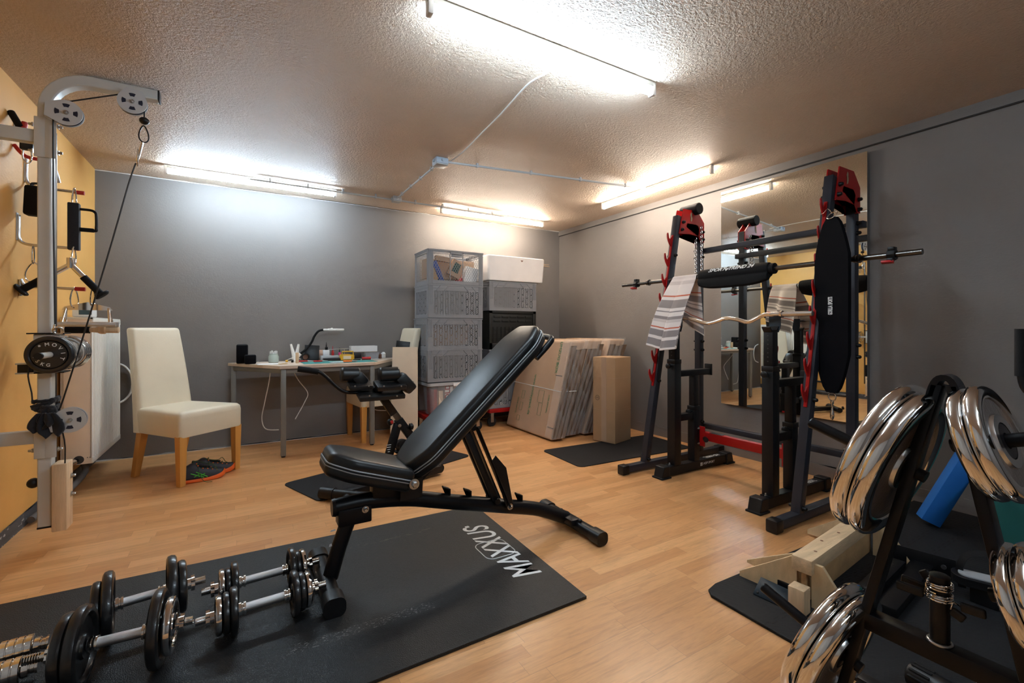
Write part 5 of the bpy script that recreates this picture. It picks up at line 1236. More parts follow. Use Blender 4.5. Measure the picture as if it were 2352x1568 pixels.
# jar with cotton buds
jp = V(.235,4.56,Z)
jr = thing('cotton_bud_jar', 'glass jar packed with white cotton buds on the desk', 'jar', jp)
MB().lathe([(.036,0),(.042,.006),(.042,.055),(.036,.066),(.034,.078),(.035,.080),(.0325,.078),(.034,.066),(.039,.055),(.039,.006),(.03,.003),(.001,.003)], jp, (0,0,1), 28).build('glass', 'glass_green', jr)
m2 = MB(); rnd = random.Random(4)
for k in range(46):
    a = rnd.uniform(0,2*PI); r_ = .031*math.sqrt(rnd.random()); hz = .096+rnd.uniform(-.006,.012)
    m2.cyl(jp+V(r_*.8*math.cos(a), r_*.8*math.sin(a), .008), jp+V(r_*math.cos(a), r_*math.sin(a), hz), .0025, .004, 6)
m2.build('cotton_buds', 'white_plastic', jr)['kind'] = 'stuff'
# papers
def sheet(px, py, w, h_, rz, mt_, label, cat='paper', name='paper_sheet', dz=0, t_=.0015, fold=0):
    p_ = D(px, py); m2 = MB(); c_, s_ = math.cos(rz), math.sin(rz)
    def fn(u, v):
        x_, y_ = (u-.5)*w, (v-.5)*h_; return V(p_.x+x_*c_-y_*s_, p_.y+x_*s_+y_*c_, Z+.0015+dz+fold*math.sin(u*PI)*(.4+.6*v))
    m2.grid(fn, 8, 6); return solo(m2, name, mt_, label, cat, solid=t_)
sheet(620, 836, .20, .14, .1, 'paper', 'flat white paper sheet at the front left of the desk')
sheet(598, 829, .12, .12, .5, 'paper', 'crumpled white tissue beside the black speakers', fold=.02, cat='tissue', name='tissue')
sheet(650, 836, .07, .03, .3, 'yellow_plastic', 'small yellow note at the front of the desk', 'note', 'sticky_note', .003)
sheet(780, 831, .62, .26, 0.0, 'teal', 'large teal cutting mat covering the right half of the desk', 'cutting mat', 'cutting_mat', .0, .002)
sheet(788, 832, .22, .08, .1, 'paper', 'white paper strip lying on the cutting mat', dz=.004)
sheet(850, 826, .18, .05, -.1, 'paper', 'white paper at the right of the cutting mat below the clear box', dz=.004)
# dark pouch
q = D(650,828); solo(MB().box((q.x+.01,q.y+.06,Z+.022), (.115,.09,.036), (0,.06,.3), .012, 3), 'pouch', 'leather_black' if 'leather_black' in M else 'vinyl', 'black pouch on the desk between the jar and the lamp', 'pouch')
q = D(658,832); solo(MB().cyl((q.x-.008,q.y,Z+.012),(q.x+.012,q.y,Z+.012), .010, seg=16), 'knob', 'yellow_plastic', 'small yellow knob in front of the black pouch', 'knob')
q = D(671,832); solo(MB().cyl((q.x-.008,q.y-.01,Z+.013),(q.x+.010,q.y-.01,Z+.013), .013, seg=16), 'knob', 'plastic_black', 'small black knob in front of the lamp clamp', 'knob')
# magnifier lamp with clamp
lx, ly = .520, 4.60
lp = thing('magnifier_lamp', 'white magnifier lamp on a black gooseneck clamped at the desk rear', 'lamp', (lx, ly, Z))
MB().tube([P(690,812,y=4.60), P(705,800,y=4.60), P(716,785,y=4.60), P(722,772,y=4.60), P(732,760,y=4.60), P(746,757,y=4.60)], .010, 12, smooth=6).build('gooseneck', 'foam_black', lp)
hd = P(771,757,y=4.60)
MB().lathe([(.060,-.011),(.075,-.009),(.078,0),(.075,.010),(.060,.012)], V(hd.x, hd.y, hd.z), (0,0,1), 36, closed=True).build('lamp_head', 'white_plastic', lp)
MB().cyl(V(hd.x,hd.y,hd.z-.003), V(hd.x,hd.y,hd.z+.003), .061, seg=32).build('lens', 'clear', lp)
MB().box((hd.x-.092,hd.y,hd.z), (.04,.030,.018), None, .005).build('neck_joint', 'white_plastic', lp)
MB().ball((hd.x-.035,hd.y,hd.z+.014), .008, (1.3,1,.6), 10).build('switch', 'white_plastic', lp)
cj = P(690,812,y=4.60); MB().cyl(cj, cj+V(-.028,0,-.030), .015, seg=18).build('clamp_joint', 'white_plastic', lp)
cc = P(678,812,y=4.60)
for s_ in (-1, 1):
    tp_ = P(668 if s_ < 0 else 686, 790, y=4.60)
    MB().tube([V(cc.x+s_*.004,cc.y,Z+.004), V(cc.x+s_*.012,cc.y,cc.z-.01), V(tp_.x,cc.y,tp_.z)], [.022,.017,.009], 12).build('clamp_jaw', 'white_plastic', lp)
q = D(683,834); solo(MB().bb(q.x-.012,q.x+.012,q.y+.0,q.y+.03,Z,Z+.092,.002), 'wooden_peg', 'raw_wood', 'upright wooden clothes peg in front of the lamp clamp', 'wooden peg')
q = D(700,826); solo(MB().box((q.x-.02,q.y+.05,Z+.035), (.12,.07,.07), (0,0,.05), .003), 'carton', 'cream_board', 'small beige carton right behind the wooden peg', 'box')
solo(MB().tube([V(.33,4.62,Z+.004),V(.37,4.58,Z+.030),V(.42,4.60,Z+.036),V(.46,4.60,Z+.02)], .004, 8, smooth=5), 'lamp_cable', 'cable_white', 'white cable curling left of the lamp clamp', 'cable')
# black tin with brown inside
q = D(703,829); tn = thing('tape_roll', 'black roll lying on its side with brown inside right of the lamp clamp', 'roll', (q.x,q.y+.03,Z))
MB().lathe([(.026,0),(.036,0),(.036,.06),(.026,.06)], (q.x-.0,q.y+.01,Z+.037), V(-.1,1,0), 28, closed=True).build('outer_ring', 'plastic_black', tn)
MB().lathe([(.001,.02),(.0255,.02),(.0255,.055),(.001,.055)], (q.x-.0,q.y+.01,Z+.037), V(-.1,1,0), 24).build('core', 'brown_plastic', tn)
# black tablet
q = P(717,812,y=4.66); solo(MB().box((q.x,4.68,Z+.075), (.13,.010,.145), (-.25,.08,0), .004), 'tablet', 'plastic_black', 'black flat screen leaning upright behind the desk lamp', 'tablet')
# red tray
q = D(724,826); rt = thing('parts_tray', 'red open parts tray in the middle of the desk', 'tray', (q.x,q.y+.05,Z))
MB().box((q.x,q.y+.05,Z+.004), (.13,.08,.006)).build('tray_floor', 'red_plastic', rt)
for dx, dy, w_, d_ in ((0,-.04,.13,.005),(0,.04,.13,.005),(-.064,0,.005,.08),(.064,0,.005,.08)): MB().box((q.x+dx,q.y+.05+dy,Z+.026), (w_,d_,.045)).build('tray_side', 'red_plastic', rt)
# small boxes and cups
def bx(px, w, d_, h_, mt_, label, cat='box', name='small_box', dy=.06, z0=Z, py=828):
    q = D(px, py); return solo(MB().box((q.x,q.y+dy,z0+h_/2), (w,d_,h_), (0,0,.03), .003), name, mt_, label, cat)
bx(741, .062, .05, .095, 'skin_cup', 'small tan carton standing behind the red tray', dy=.14)
bx(754, .058, .05, .095, 'paper', 'small white carton beside the tan carton', dy=.14)
bx(763, .185, .10, .045, 'grey_plastic', 'flat grey case in the middle of the desk', 'case', 'flat_case', .08)
bx(772, .22, .06, .022, 'plastic_black', 'long black tool roll in front of the grey case', 'tool roll', 'tool_roll', .02, Z+.003)
yb = thing('yellow_basket', 'yellow slotted plastic basket on the desk', 'basket', (D(800,826).x, 4.42, Z)); q = D(800,828)
MB().box((q.x,q.y+.07,Z+.03), (.125,.085,.055), None, .012).build('basket_body', 'yellow_plastic', yb)
m2 = MB(); m2.tube([(q.x-.05,q.y+.03,Z+.055),(q.x-.05,q.y+.03,Z+.085),(q.x+.05,q.y+.03,Z+.085),(q.x+.05,q.y+.03,Z+.055)], .006, 8); m2.build('basket_handle', 'yellow_plastic', yb)
MB().box((q.x-.005,q.y+.025,Z+.028), (.07,.002,.03)).build('paper_label', 'cream_board', yb)
for px, mt_, lab, hz in ((768,'red_plastic','red nozzled glue bottle on the grey case',.075),(784,'pink','pink and black bottle with thin nozzle on the grey case',.05),(755,'plastic_black','black cone nozzle standing on the white carton',.05)):
    q = D(px,828); z0 = Z+(.0455 if px != 755 else .0955); yy = q.y+(.09 if px != 755 else .14)
    t = thing('glue_bottle', lab, 'bottle', (q.x,yy,z0))
    MB().lathe([(.011,0),(.013,.004),(.013,hz*.5),(.006,hz*.62)], (q.x,yy,z0), (0,0,1), 16).build('bottle_body', mt_, t)
    MB().lathe([(.006,0),(.0015,.045),(.0005,.046)], (q.x,yy,z0+hz*.6), (0,0,1), 12).build('nozzle', 'plastic_black' if mt_ != 'red_plastic' else 'red_plastic', t)
q = D(790,828); solo(MB().tube([(q.x-.12,q.y+.09,Z+.105),(q.x+.08,q.y+.09,Z+.110)], .0035, 8).tube([(q.x+.02,q.y+.09,Z+.11),(q.x+.022,q.y+.09,Z+.046)], .003, 8).bb(q.x-.01,q.x+.05,q.y+.07,q.y+.11,Z+.0,Z+.012), 'helping_hand', 'steel', 'thin brass and steel soldering helper stand on the desk', 'tool stand')
q = D(840,826); bxw = thing('long_box', 'long white open box on top of the clear container', 'box', (q.x+.02,q.y+.10,Z+.075))
for dx, dy, w_, d_ in ((0,-.045,.25,.004),(0,.045,.25,.004),(-.123,0,.004,.09),(.123,0,.004,.09)): MB().box((q.x-.0+dx,q.y+.10+dy,Z+.105), (w_,d_,.055)).build('side', 'paper', bxw)
MB().box((q.x,q.y+.10,Z+.077), (.25,.09,.004)).build('bottom', 'cream_board', bxw)
q2 = D(858,826); cb_ = thing('clear_container', 'clear plastic container under the long white box', 'container', (q2.x,q2.y+.08,Z))
m2 = MB(); m2.prism([(-.055,0),(.055,0),(.068,.070),(-.068,.070)], (q2.x,q2.y+.09,Z), (1,0,0), (0,0,1), .09); m2.build('tub', 'clear_bin', cb_)
MB().ball((q2.x-.02,q2.y+.07,Z+.02), .012, (1,1,1), 10).build('yellow_part', 'yellow_plastic', cb_)
bx(822, .10, .07, .066, 'plastic_black', 'dark box holding up the left end of the long white box', dy=.12)
q = D(845,827); sc = thing('screwdriver', 'black screwdriver with red handle on the cutting mat', 'screwdriver', (q.x,q.y,Z+.004))
MB().cyl((q.x+.03,q.y+.02,Z+.018),(q.x-.05,q.y+.02,Z+.018), .013, seg=14).build('handle', 'red_plastic', sc); MB().cyl((q.x-.05,q.y+.02,Z+.018),(q.x-.13,q.y+.03,Z+.010), .004, seg=10).build('shaft', 'dark_steel', sc)
for px, mt_, lab in ((703,'red_plastic','red handled pliers at the front of the cutting mat'),(737,'red_plastic','red handled cutters beside the red tray'),(805,'orange_plastic','orange handled snips below the yellow basket')):
    q = D(px,832); t = thing('pliers', lab, 'pliers', (q.x,q.y,Z+.004))
    for s_ in (-1, 1): MB().tube([(q.x-.06,q.y+s_*.016,Z+.012),(q.x-.02,q.y+s_*.014,Z+.012),(q.x+.015,q.y,Z+.012)], .006, 8, smooth=3).build('grip', mt_, t)
    MB().tube([(q.x+.012,q.y,Z+.012),(q.x+.06,q.y,Z+.012)], [.010,.003], 8).build('jaws', 'steel', t)
q = D(884,822); solo(MB().lathe([(.022,0),(.024,.005),(.024,.045),(.012,.055),(.012,.06)], (q.x,q.y+.06,Z), (0,0,1), 18), 'white_jar', 'white_plastic', 'small white jar at the right end of the desk', 'jar')
q = D(877,823); solo(MB().lathe([(.016,0),(.016,.04),(.012,.045)], (q.x-.01,q.y+.03,Z), (0,0,1), 16), 'brown_jar', 'brown_plastic', 'small brown jar beside the white jar on the desk', 'jar')
# cream board leaning on the desk end, dark case behind it
m2 = MB(); m2.prism([(-.13,0),(.13,0),(.118,.875),(-.118,.875)], (1.315,4.235,.002), (.86,-.51,0), (.02,.02,1), .016)
solo(m2, 'board', 'cream_board', 'tall cream board standing in front of the far chair', 'board')
solo(MB().box((1.335,4.33,.895), (.13,.012,.07), (-.2,.12,-.3), .002), 'slotted_panel', 'plastic_black', 'black slotted panel peeping above the cream board', 'panel')
# ================================================================== CRATES
def crate(label, loc, mt_='crate_slots', group='grey perforated crates', h=.324, top=False):
    t = thing('plastic_crate', label, 'crate', loc, group, world=False)
    w, d = .585, .40; x, y = w/2, d/2
    for nm, a in (('front_wall', (-x+.012,x-.012,-y,-y+.003)), ('rear_wall', (-x+.012,x-.012,y-.003,y)), ('side_wall', (-x,-x+.003,-y+.012,y-.012)), ('side_wall', (x-.003,x,-y+.012,y-.012))):
        zt2 = h-.065 if not top else h-.030
        m2 = MB(); X0, X1, Y0, Y1 = a
        if nm != 'side_wall':
            yy = Y0 if nm == 'front_wall' else Y1
            segs = [(-x+.045, x-.045)] if not top else [(-x+.05,-.072),(-.066,.066),(.072,x-.05)]
            for s0, s1 in segs:
                vs_ = [m2.bm.verts.new(p) for p in ((s0,yy,.035),(s1,yy,.035),(s1,yy,zt2),(s0,yy,zt2))]; m2.bm.faces.new(vs_)
        else:
            xx = X0 if X0 < 0 else X1
            vs_ = [m2.bm.verts.new(p) for p in ((xx,-y+.05,.035),(xx,y-.05,.035),(xx,y-.05,zt2),(xx,-y+.05,zt2))]; m2.bm.faces.new(vs_)
        m2.build(nm, mt_, t)
    f = MB()
    for sy in (-1, 1):
        f.bb(-x+.01, x-.01, sy*y-.002, sy*y+.002, .0, .036); zz = h-.065 if not top else h-.030
        f.bb(-x, x, sy*y-.002, sy*y+.003, zz, h)
        for sx in (-1, 1): f.bb(sx*x-(.048 if sx > 0 else 0), sx*x+(0 if sx > 0 else .048), sy*y-.003, sy*y+.003, .0, h)
    for sx in (-1, 1):
        f.bb(sx*x-.002, sx*x+.002, -y+.01, y-.01, .0, .036); f.bb(sx*x-.003, sx*x+.002, -y, y, h-.065 if not top else h-.03, h)
        for sy in (-1, 1): f.bb(sx*x-.003, sx*x+.003, sy*y-(.048 if sy > 0 else 0), sy*y+(0 if sy > 0 else .048), 0, h)
    if top:
        for sx in (-.069, .069): f.bb(sx-.004, sx+.004, -y-.002, -y+.003, .03, h)
    f.bb(-x+.005, x-.005, -y+.005, y-.005, 0, .006)
    f.build('frame', 'crate_grey', t)
    r = MB()
    for sy in (-1, 1):
        r.bb(-x-.004, x+.004, sy*y-.007, sy*y+.007, h-.012, h); r.bb(-x-.002, x+.002, sy*y-.006, sy*y+.006, h-.042, h-.037)
    for sx in (-1, 1): r.bb(sx*x-.007, sx*x+.007, -y-.004, y+.004, h-.012, h); r.bb(sx*x-.006, sx*x+.006, -y, y, h-.042, h-.037)
    for sx in (-1, 1):
        for k in (0, 1, 2): r.bb(sx*(x-.014-k*.013)-.0015, sx*(x-.014-k*.013)+.0015, -y-.006, -y, .0 if top else .13, h)
    r.build('rim_ribs', 'crate_grey', t)
    if not top:
        for k, s_ in enumerate((-1, 1)):
            m2 = MB(); m2.tube([(s_*.085,-y-.004,h-.014),(s_*.13,-y-.004,h-.062)], .0025, 6); m2.tube([(s_*.17,-y-.004,h-.014),(s_*.215,-y-.004,h-.062)], .0025, 6); m2.build('handle_rib', 'crate_grey', t)
        m2 = MB(); m2.prism([(-.12,-.024),(.12,-.024),(.075,.022),(-.075,.022)], (0,-y-.003,h-.038), (1,0,0), (0,0,1), .004); m2.build('grip_plate', 'crate_grey', t)
    else:
        m2 = MB(); m2.bb(-.06,.06,-y-.006,-y,h-.065,h-.03,.002); m2.build('grip_plate', 'crate_grey', t)
    return t
cxl = 1.838
lab = ['grey perforated crate, lowest of the four in the left stack, on the clear book box', 'grey perforated crate, second from below in the left stack, tan cartons inside', 'grey perforated crate in the left stack directly under the open mesh crate']
c1_ = crate(lab[0], (cxl-.008, 4.40, .530)); c1_.scale = (1,1,.316/.324)
for k, (zz, hh_, dx) in enumerate(((.846,.308,-.008),(1.158,.332,0))):
    c2_ = copy_tree(c1_); c2_.location = (cxl+dx, 4.40, zz); c2_['label'] = lab[k+1]; c2_.scale = (1,1,hh_/.324)
ct = crate('grey open mesh crate full of mixed things on top of the left stack', (cxl+.002, 4.40, 1.492), 'crate_hex', 'grey mesh crates', h=.338, top=True)
c3_ = copy_tree(c1_); c3_.location = (2.560, 4.50, 1.247); c3_.scale = (1.02,1,.316/.324); c3_['label'] = 'grey perforated crate under the white foam box'
c4_ = copy_tree(c1_); c4_.location = (2.560, 4.50, .512); c4_.scale = (1.02,1,.316/.324); c4_['label'] = 'grey perforated crate under the black crate in the right stack'
c5_ = copy_tree(c1_); c5_.location = (2.560, 4.50, .196); c5_.scale = (1.02,1,.316/.324); c5_['label'] = 'grey perforated crate at the bottom of the right stack on its red dolly'
# things in the open crate
def inbox(x, y, z, s_, rot, mt_, label, nm='small_carton', cat='box'): return solo(MB().box((x,y,z), s_, rot, .003), nm, mt_, label, cat, group=None)
inbox(1.86, 4.27, 1.655, (.14,.05,.17), (0,.45,0), 'cardboard_pale', 'small tan carton tilted in the middle of the open mesh crate')
inbox(1.858, 4.242, 1.665, (.07,.004,.10), (0,.45,0), 'teal_dark', 'dark green panel on the tilted carton in the mesh crate', 'picture_card', 'card')
inbox(1.67, 4.28, 1.62, (.05,.05,.22), (0,-.4,0), 'bin_blue', 'dark blue box edge leaning at the left in the mesh crate')
inbox(1.625, 4.30, 1.585, (.09,.08,.14), (0,.1,0), 'cardboard', 'brown carton low at the left in the mesh crate')
inbox(2.03, 4.30, 1.60, (.14,.08,.17), (0,.2,0), 'paper', 'white packet at the right in the mesh crate', 'packet', 'packet')
inbox(1.94, 4.32, 1.54, (.10,.06,.07), (0,0,.2), 'red_plastic', 'red packet low in the mesh crate', 'packet', 'packet')
inbox(1.85, 4.44, 1.66, (.52,.16,.20), None, 'cardboard_pale', 'large tan carton at the back of the mesh crate', 'small_carton')
inbox(1.72, 4.27, 1.745, (.16,.05,.05), (0,.1,0), 'cardboard_pale', 'flat pale carton lying high left in the mesh crate')
inbox(1.80, 4.42, .985, (.42,.24,.20), None, 'cardboard_pale', 'tan carton visible through the second crate from below')
# styrofoam
m2 = MB(); rg = []
for z_, k in ((1.570,.955),(1.80,1.0),(1.842,1.0)): rg.append([m2.bm.verts.new((2.60+a*k, 4.49+b2*k, z_)) for a, b2 in rrect(.735,.42,.03,5)])
m2.skin(rg); sf = solo(m2, 'foam_box', 'styrofoam', 'white styrofoam box on top of the right crate stack', 'foam box', bev=.01)
q = P(1199,599,y=4.279); m2 = MB(); m2.prism([(-.018,.008),(.018,.008),(.0,-.010)], (q.x,4.2795,q.z-.004), (1,0,0), (0,0,1), .002); o_ = m2.build('notch', 'brown_plastic', None); o_.parent = sf; o_.location = -sf.location
for k, (dz, L, dy) in enumerate(((.0,.13,0),(-.018,.15,.02),(-.036,.04,.03))):
    solo(MB().beam((2.90,4.40+dy,1.800+dz*.4), (2.98+L,4.40+dy,1.803+dz), .012, .007), 'wooden_stick', 'raw_wood_x', ['upper pale wooden stick poking out right of the white foam box','middle wooden stick poking farthest right of the white foam box','short lowest stick poking out right of the white foam box'][k], 'stick', group='sticks by the foam box')
# black folding crate
bc = thing('folding_crate', 'black ribbed folding crate in the middle of the right stack', 'crate', (2.56,4.5,.828))
z0, z1_ = .829, 1.246; yb_ = 4.305
MB().bb(2.265,2.855,yb_+.004,4.70,z0,z1_-.004,.004).build('body', 'black_crate', bc)
f = MB(); f.bb(2.262,2.858,yb_-.006,yb_+.004,z1_-.03,z1_,.002); f.bb(2.262,2.858,yb_-.006,yb_+.004,z0,z0+.07,.002); f.bb(2.262,2.300,yb_-.006,yb_+.004,z0,z1_,.002); f.bb(2.82,2.858,yb_-.006,yb_+.004,z0,z1_,.002); f.build('frame', 'black_crate', bc, bev=.001)
for k in range(5): MB().bb(2.32+k*.10,2.40+k*.10,yb_-.003,yb_+.004,z1_-.075,z1_-.055,.001).bb(2.32+k*.10,2.40+k*.10,yb_-.003,yb_+.004,z1_-.12,z1_-.10,.001).build('rib', 'black_crate', bc)
g = MB()
for k in range(11): g.bb(2.31+k*.05,2.314+k*.05,yb_-.003,yb_+.004,z0+.07,z0+.24)
for k in range(4): g.bb(2.30,2.82,yb_-.003,yb_+.004,z0+.08+k*.045,z0+.084+k*.045)
g.build('grid', 'black_crate', bc)
# clear bin with books
cbn = thing('storage_box', 'clear plastic storage box with grey lid full of books', 'storage box', (1.84,4.40,.2))
m2 = MB(); rg = []
for z_, k in ((.205,.92),(.49,1.0)): rg.append([m2.bm.verts.new((1.84+a*k, 4.40+b2*k, z_)) for a, b2 in rrect(.565,.385,.03,5)])
m2.skin(rg, caps=False); m2.build('clear_wall', 'clear_bin', cbn)
m2 = MB(); m2.prism(rrect(.60,.42,.035), (1.84,4.40,.505), (1,0,0), (0,1,0), .030); m2.build('lid', 'grey_plastic', cbn, bev=.006)
MB().bb(1.80,1.88,4.183,4.192,.480,.512,.003).build('clasp', 'paper', cbn)
bks = [(1.66,.010,'white_plastic','white book with grey spine in the clear box'),(1.70,.028,'red','dark red book at the left in the clear box')]
solo(MB().box((1.625,4.32,.335),(.035,.16,.24),(0,0,.1)), 'book', 'red', 'dark red book standing at the left in the clear box', 'book', group='books in the clear box')
solo(MB().box((1.672,4.30,.325),(.045,.17,.23),(0,0,.1)), 'book', 'cream_board', 'pale book with teal edge in the clear box', 'book', group='books in the clear box')
bkm = thing('book', 'large white book with red lettering on its spine in the clear box', 'book', (1.76,4.30,.21), 'books in the clear box')
MB().box((1.765,4.31,.345),(.085,.19,.265)).build('cover', 'white_plastic', bkm)
text('ARNOLD', (1.752,4.2145,.345), (0,0,1), (-1,0,0), .052, 'red', bkm, xs=1.0, bold=.002)
solo(MB().box((1.93,4.31,.345),(.22,.19,.265)), 'book', 'white_plastic', 'wide white book with photo cover beside the red lettered one', 'book', group='books in the clear box')
solo(MB().box((1.93,4.212,.35),(.17,.003,.19)), 'photo_card', 'dark_steel', 'black and white photo on the wide white book', 'photo')
# red dollies
for x0, y0, lb in ((1.84,4.40,'red wheeled dolly under the clear book box'),(2.56,4.50,'red wheeled dolly under the right crate stack')):
    t = thing('dolly', lb, 'dolly', (x0,y0,0))
    for sy in (-1, 1): MB().bb(x0-.30,x0+.30,y0+sy*.18-.03,y0+sy*.18+.03,.150,.193,.004).build('frame_bar', 'red', t)
    for sx in (-1, 1): MB().bb(x0+sx*.27-.03,x0+sx*.27+.03,y0-.15,y0+.15,.150,.193,.004).build('frame_bar', 'red', t)
    for sx in (-1, 1):
        for sy in (-1, 1):
            c = V(x0+sx*.25, y0+sy*.16, .052)
            w_ = MB().cyl(c+V(0,-.014,0), c+V(0,.014,0), .050, seg=24).build('wheel', 'rubber', t)
            MB().bb(c.x-.018,c.x+.018,c.y-.020,c.y-.016,.045,.150).bb(c.x-.018,c.x+.018,c.y+.016,c.y+.020,.045,.150).bb(c.x-.03,c.x+.03,c.y-.03,c.y+.03,.145,.151).build('fork', 'steel', t)
# ================================================================== FLATTENED CARTONS
def pack(xb0, xb1, xt0, xt1, y0, y1, h_, label, txt=False, ins=.0, sd=1):
    t = thing('carton_stack', label, 'flattened cartons', ((xb0+xb1)/2, (y0+y1)/2, 0), 'shrink wrapped packs of flattened cartons')
    m2 = MB(); rb = [(xb0,y0+ins),(xb1,y0),(xb1,y1),(xb0,y1)]; rt2 = [(xt0,y0+ins),(xt1,y0),(xt1,y1),(xt0,y1)]
    A = [m2.bm.verts.new((a, b2, .012)) for a, b2 in rb]; B = [m2.bm.verts.new((a, b2, h_)) for a, b2 in rt2]; m2.skin([A, B])
    m2.build('carton_pack', 'cardboard_pale', t, bev=.02)
    n_ = 3; rnd = random.Random(sd)
    for k in range(n_):
        f0, f1 = k/n_+.02, (k+1)/n_-.01; h2 = h_-.04-.05*rnd.random()
        m2 = MB(); 
        A = [m2.bm.verts.new(p) for p in ((xb0+(xb1-xb0)*f0,y0-.002,.03),(xb0+(xb1-xb0)*f1,y0-.002,.03),(xb0+(xb1-xb0)*f1,y0-.018,.03),(xb0+(xb1-xb0)*f0,y0-.018,.03))]
        B = [m2.bm.verts.new(p) for p in ((xt0+(xt1-xt0)*f0,y0-.002,h2),(xt0+(xt1-xt0)*f1,y0-.002,h2),(xt0+(xt1-xt0)*f1,y0-.018,h2),(xt0+(xt1-xt0)*f0,y0-.018,h2))]
        m2.skin([A, B]); m2.build('carton_edge', 'corrugated', t)
    U_ = V(xb0-xt0, 0, -(h_-.012)).normalized(); V_ = V(0,-1,0); N_ = U_.cross(V_)
    def fp(s_, yy, off=.0015): # s from top 0..1
        return V(xt0+(xb0-xt0)*s_, yy, h_+(.012-h_)*s_)+N_*off
    # shrink film with wrinkles over the near side and around the face edge
    rnd = random.Random(sd+9); ph = [rnd.random()*6 for _ in range(6)]
    def wr(u, v): return .009*math.sin(u*9+v*17+ph[0])*math.sin(v*11-u*6+ph[1])+.006*math.sin(u*31-v*9+ph[2])+.004*math.sin(v*47+u*13+ph[3])
    def film(u, v):
        z_ = .03+(h_-.015)*v; x0_ = xb0+(xt0-xb0)*v; x1_ = xb1+(xt1-xb1)*v
        if u < .3: f = u/.3; return V(x0_-.006, y0+.10*(1-f)-.02*f, z_)+V(wr(u,v)*.25,0,0)
        f = (u-.3)/.7; return V(x0_+(x1_-x0_)*f, y0-.026+wr(u,v), z_)
    MB().grid(film, 40, 60).build('shrink_film', 'film', t, smooth=60)
    if txt:
        MB().beam(fp(.505,y0+.0,.003), fp(.44,y1,.003), .0, .006) if False else None
        m2 = MB(); m2.beam(fp(.515,y0+.0,.003), fp(.50,y1,.003), .002, .006); m2.tube([fp(.515,y0,.003), V((xb0+xt0)/2+.16,y0-.030,.46)], .003, 6); m2.build('strap_band', 'white_plastic', t)
        text('UMZUG BOX', fp(.175, y0+.13), U_, V_, .037, 'green_ink', t, xs=1.0)
        text('www.umileypack.de', fp(.60, y0+.46), U_, V_, .038, 'green_ink', t, xs=.95)
        text('HIER OFFNEN', fp(.66, y0+.165), U_, V_, .020, 'green_ink', t)
        text('OHNE DECKEL', fp(.75, y0+.70), U_, V_, .018, 'green_ink', t)
        for s_, yy, w_, h2 in ((.60,y0+.30,.12,.09),(.73,y0+.28,.12,.06),(.62,y0+.62,.08,.05),(.75,y0+.62,.08,.05),(.88,y0+.63,.05,.05)):
            a = w_/2; b2 = h2/2; q_ = [fp(s_,yy)+U_*dx+V_*dy for dx, dy in ((-a,-b2),(a,-b2),(a,b2),(-a,b2))]
            MB().tube(q_, .0012, 4, closed=True).build('printed_outline', 'green_ink', t)
        for s_, yy, L_ in ((.36,y0+.07,.10),(.88,y0+.05,.09)): MB().beam(fp(s_,yy-L_/2,.001), fp(s_,yy+L_/2,.001), .002, .007).build('hand_slot', 'ink', t)
    return t
pack(2.455,2.600,2.68,2.875,3.44,4.285,.935,'big shrink wrapped pack of flattened moving cartons with green print, nearest the crates', True, -.0, 1)
pack(2.660,2.815,2.945,3.14,3.50,4.24,.940,'wrapped pack of flattened cartons in the middle, between two others', False, .0, 2)
pack(2.87,3.05,3.205,3.43,3.475,4.22,.945,'wrapped pack of flattened cartons against the right wall behind the tall carton', False, .0, 3)
# tall carton
tc = thing('tall_carton', 'tall narrow brown carton standing upright on the thin black mat', 'carton', (3.0,3.22,.006))
th = math.radians(14.5); e1 = V(math.cos(th), math.sin(th), 0); e2 = V(-math.sin(th), math.cos(th), 0); o = V(2.895,3.064,0)
cc = o+e1*.135+e2*.12
m2 = MB(); m2.box((cc.x,cc.y,.398), (.27,.24,.780), (0,0,th), .004); m2.build('carton_body', 'cardboard', tc)
for z_ in (.60,.30): 
    m2 = MB(); m2.box((cc.x,cc.y,z_), (.272,.242,.0025), (.012,.008,th)); m2.build('crease', 'cardboard_pale', tc)
m2 = MB(); m2.box(tuple(o+e2*.12+V(0,0,.40)-e1*.0008), (.001,.055,.76), (0,0,th)); m2.build('tape', 'cardboard_pale', tc)
m2 = MB(); m2.box((cc.x,cc.y,.7885), (.272,.05,.001), (0,0,th)); m2.build('tape', 'cardboard_pale', tc)
q = o+e2*.19+V(0,0,.41)-e1*.0015; mb = MB(); ringtube(mb, q, e1, .022, .0013, 24, 6); mb.build('stamp', 'ink', tc)
text('H2', q, -e2, (0,0,1), .016, 'ink', tc)
# ================================================================== BACK EXTENSION BENCH
hx = thing('back_extension_bench', 'black back extension bench with split hip pads and foam handle in front of the desk', 'exercise bench', (.95,3.3,.006))
def Q(px, py, y): return P(px, py, y=y)
MB().beam(Q(862,885,3.25), Q(903,950,3.27), .052, .052, (0,1,0), .004).build('upper_mast', 'black_metal', hx)
MB().beam(Q(893,930,3.265), Q(936,990,3.28), .042, .042, (0,1,0), .003).build('inner_mast', 'dark_steel', hx)
MB().beam(Q(914,962,3.275), Q(985,1058,3.30), .058, .058, (0,1,0), .004).build('lower_mast', 'black_metal', hx)
fl = Q(890,1064,3.27); fl = P(890,1060,y=3.27)
MB().beam(Q(914,972,3.27), Q(886,1070,3.27), .055, .040, (0,1,0), .004).build('front_leg', 'black_metal', hx)
q = Q(893,1028,3.24); 
for k in range(4): text(('STOP','MAX 100','CLASS H','EN957')[k], q+V(.0,0,.03-k*.022), (1,0,0), (-.0,0,1), .010, 'white_ink', hx) if False else MB().box(tuple(q+V(.0,0,.02-k*.016)), (.034-.006*k,.0008,.0045)).build('caution_print', 'white_ink', hx)
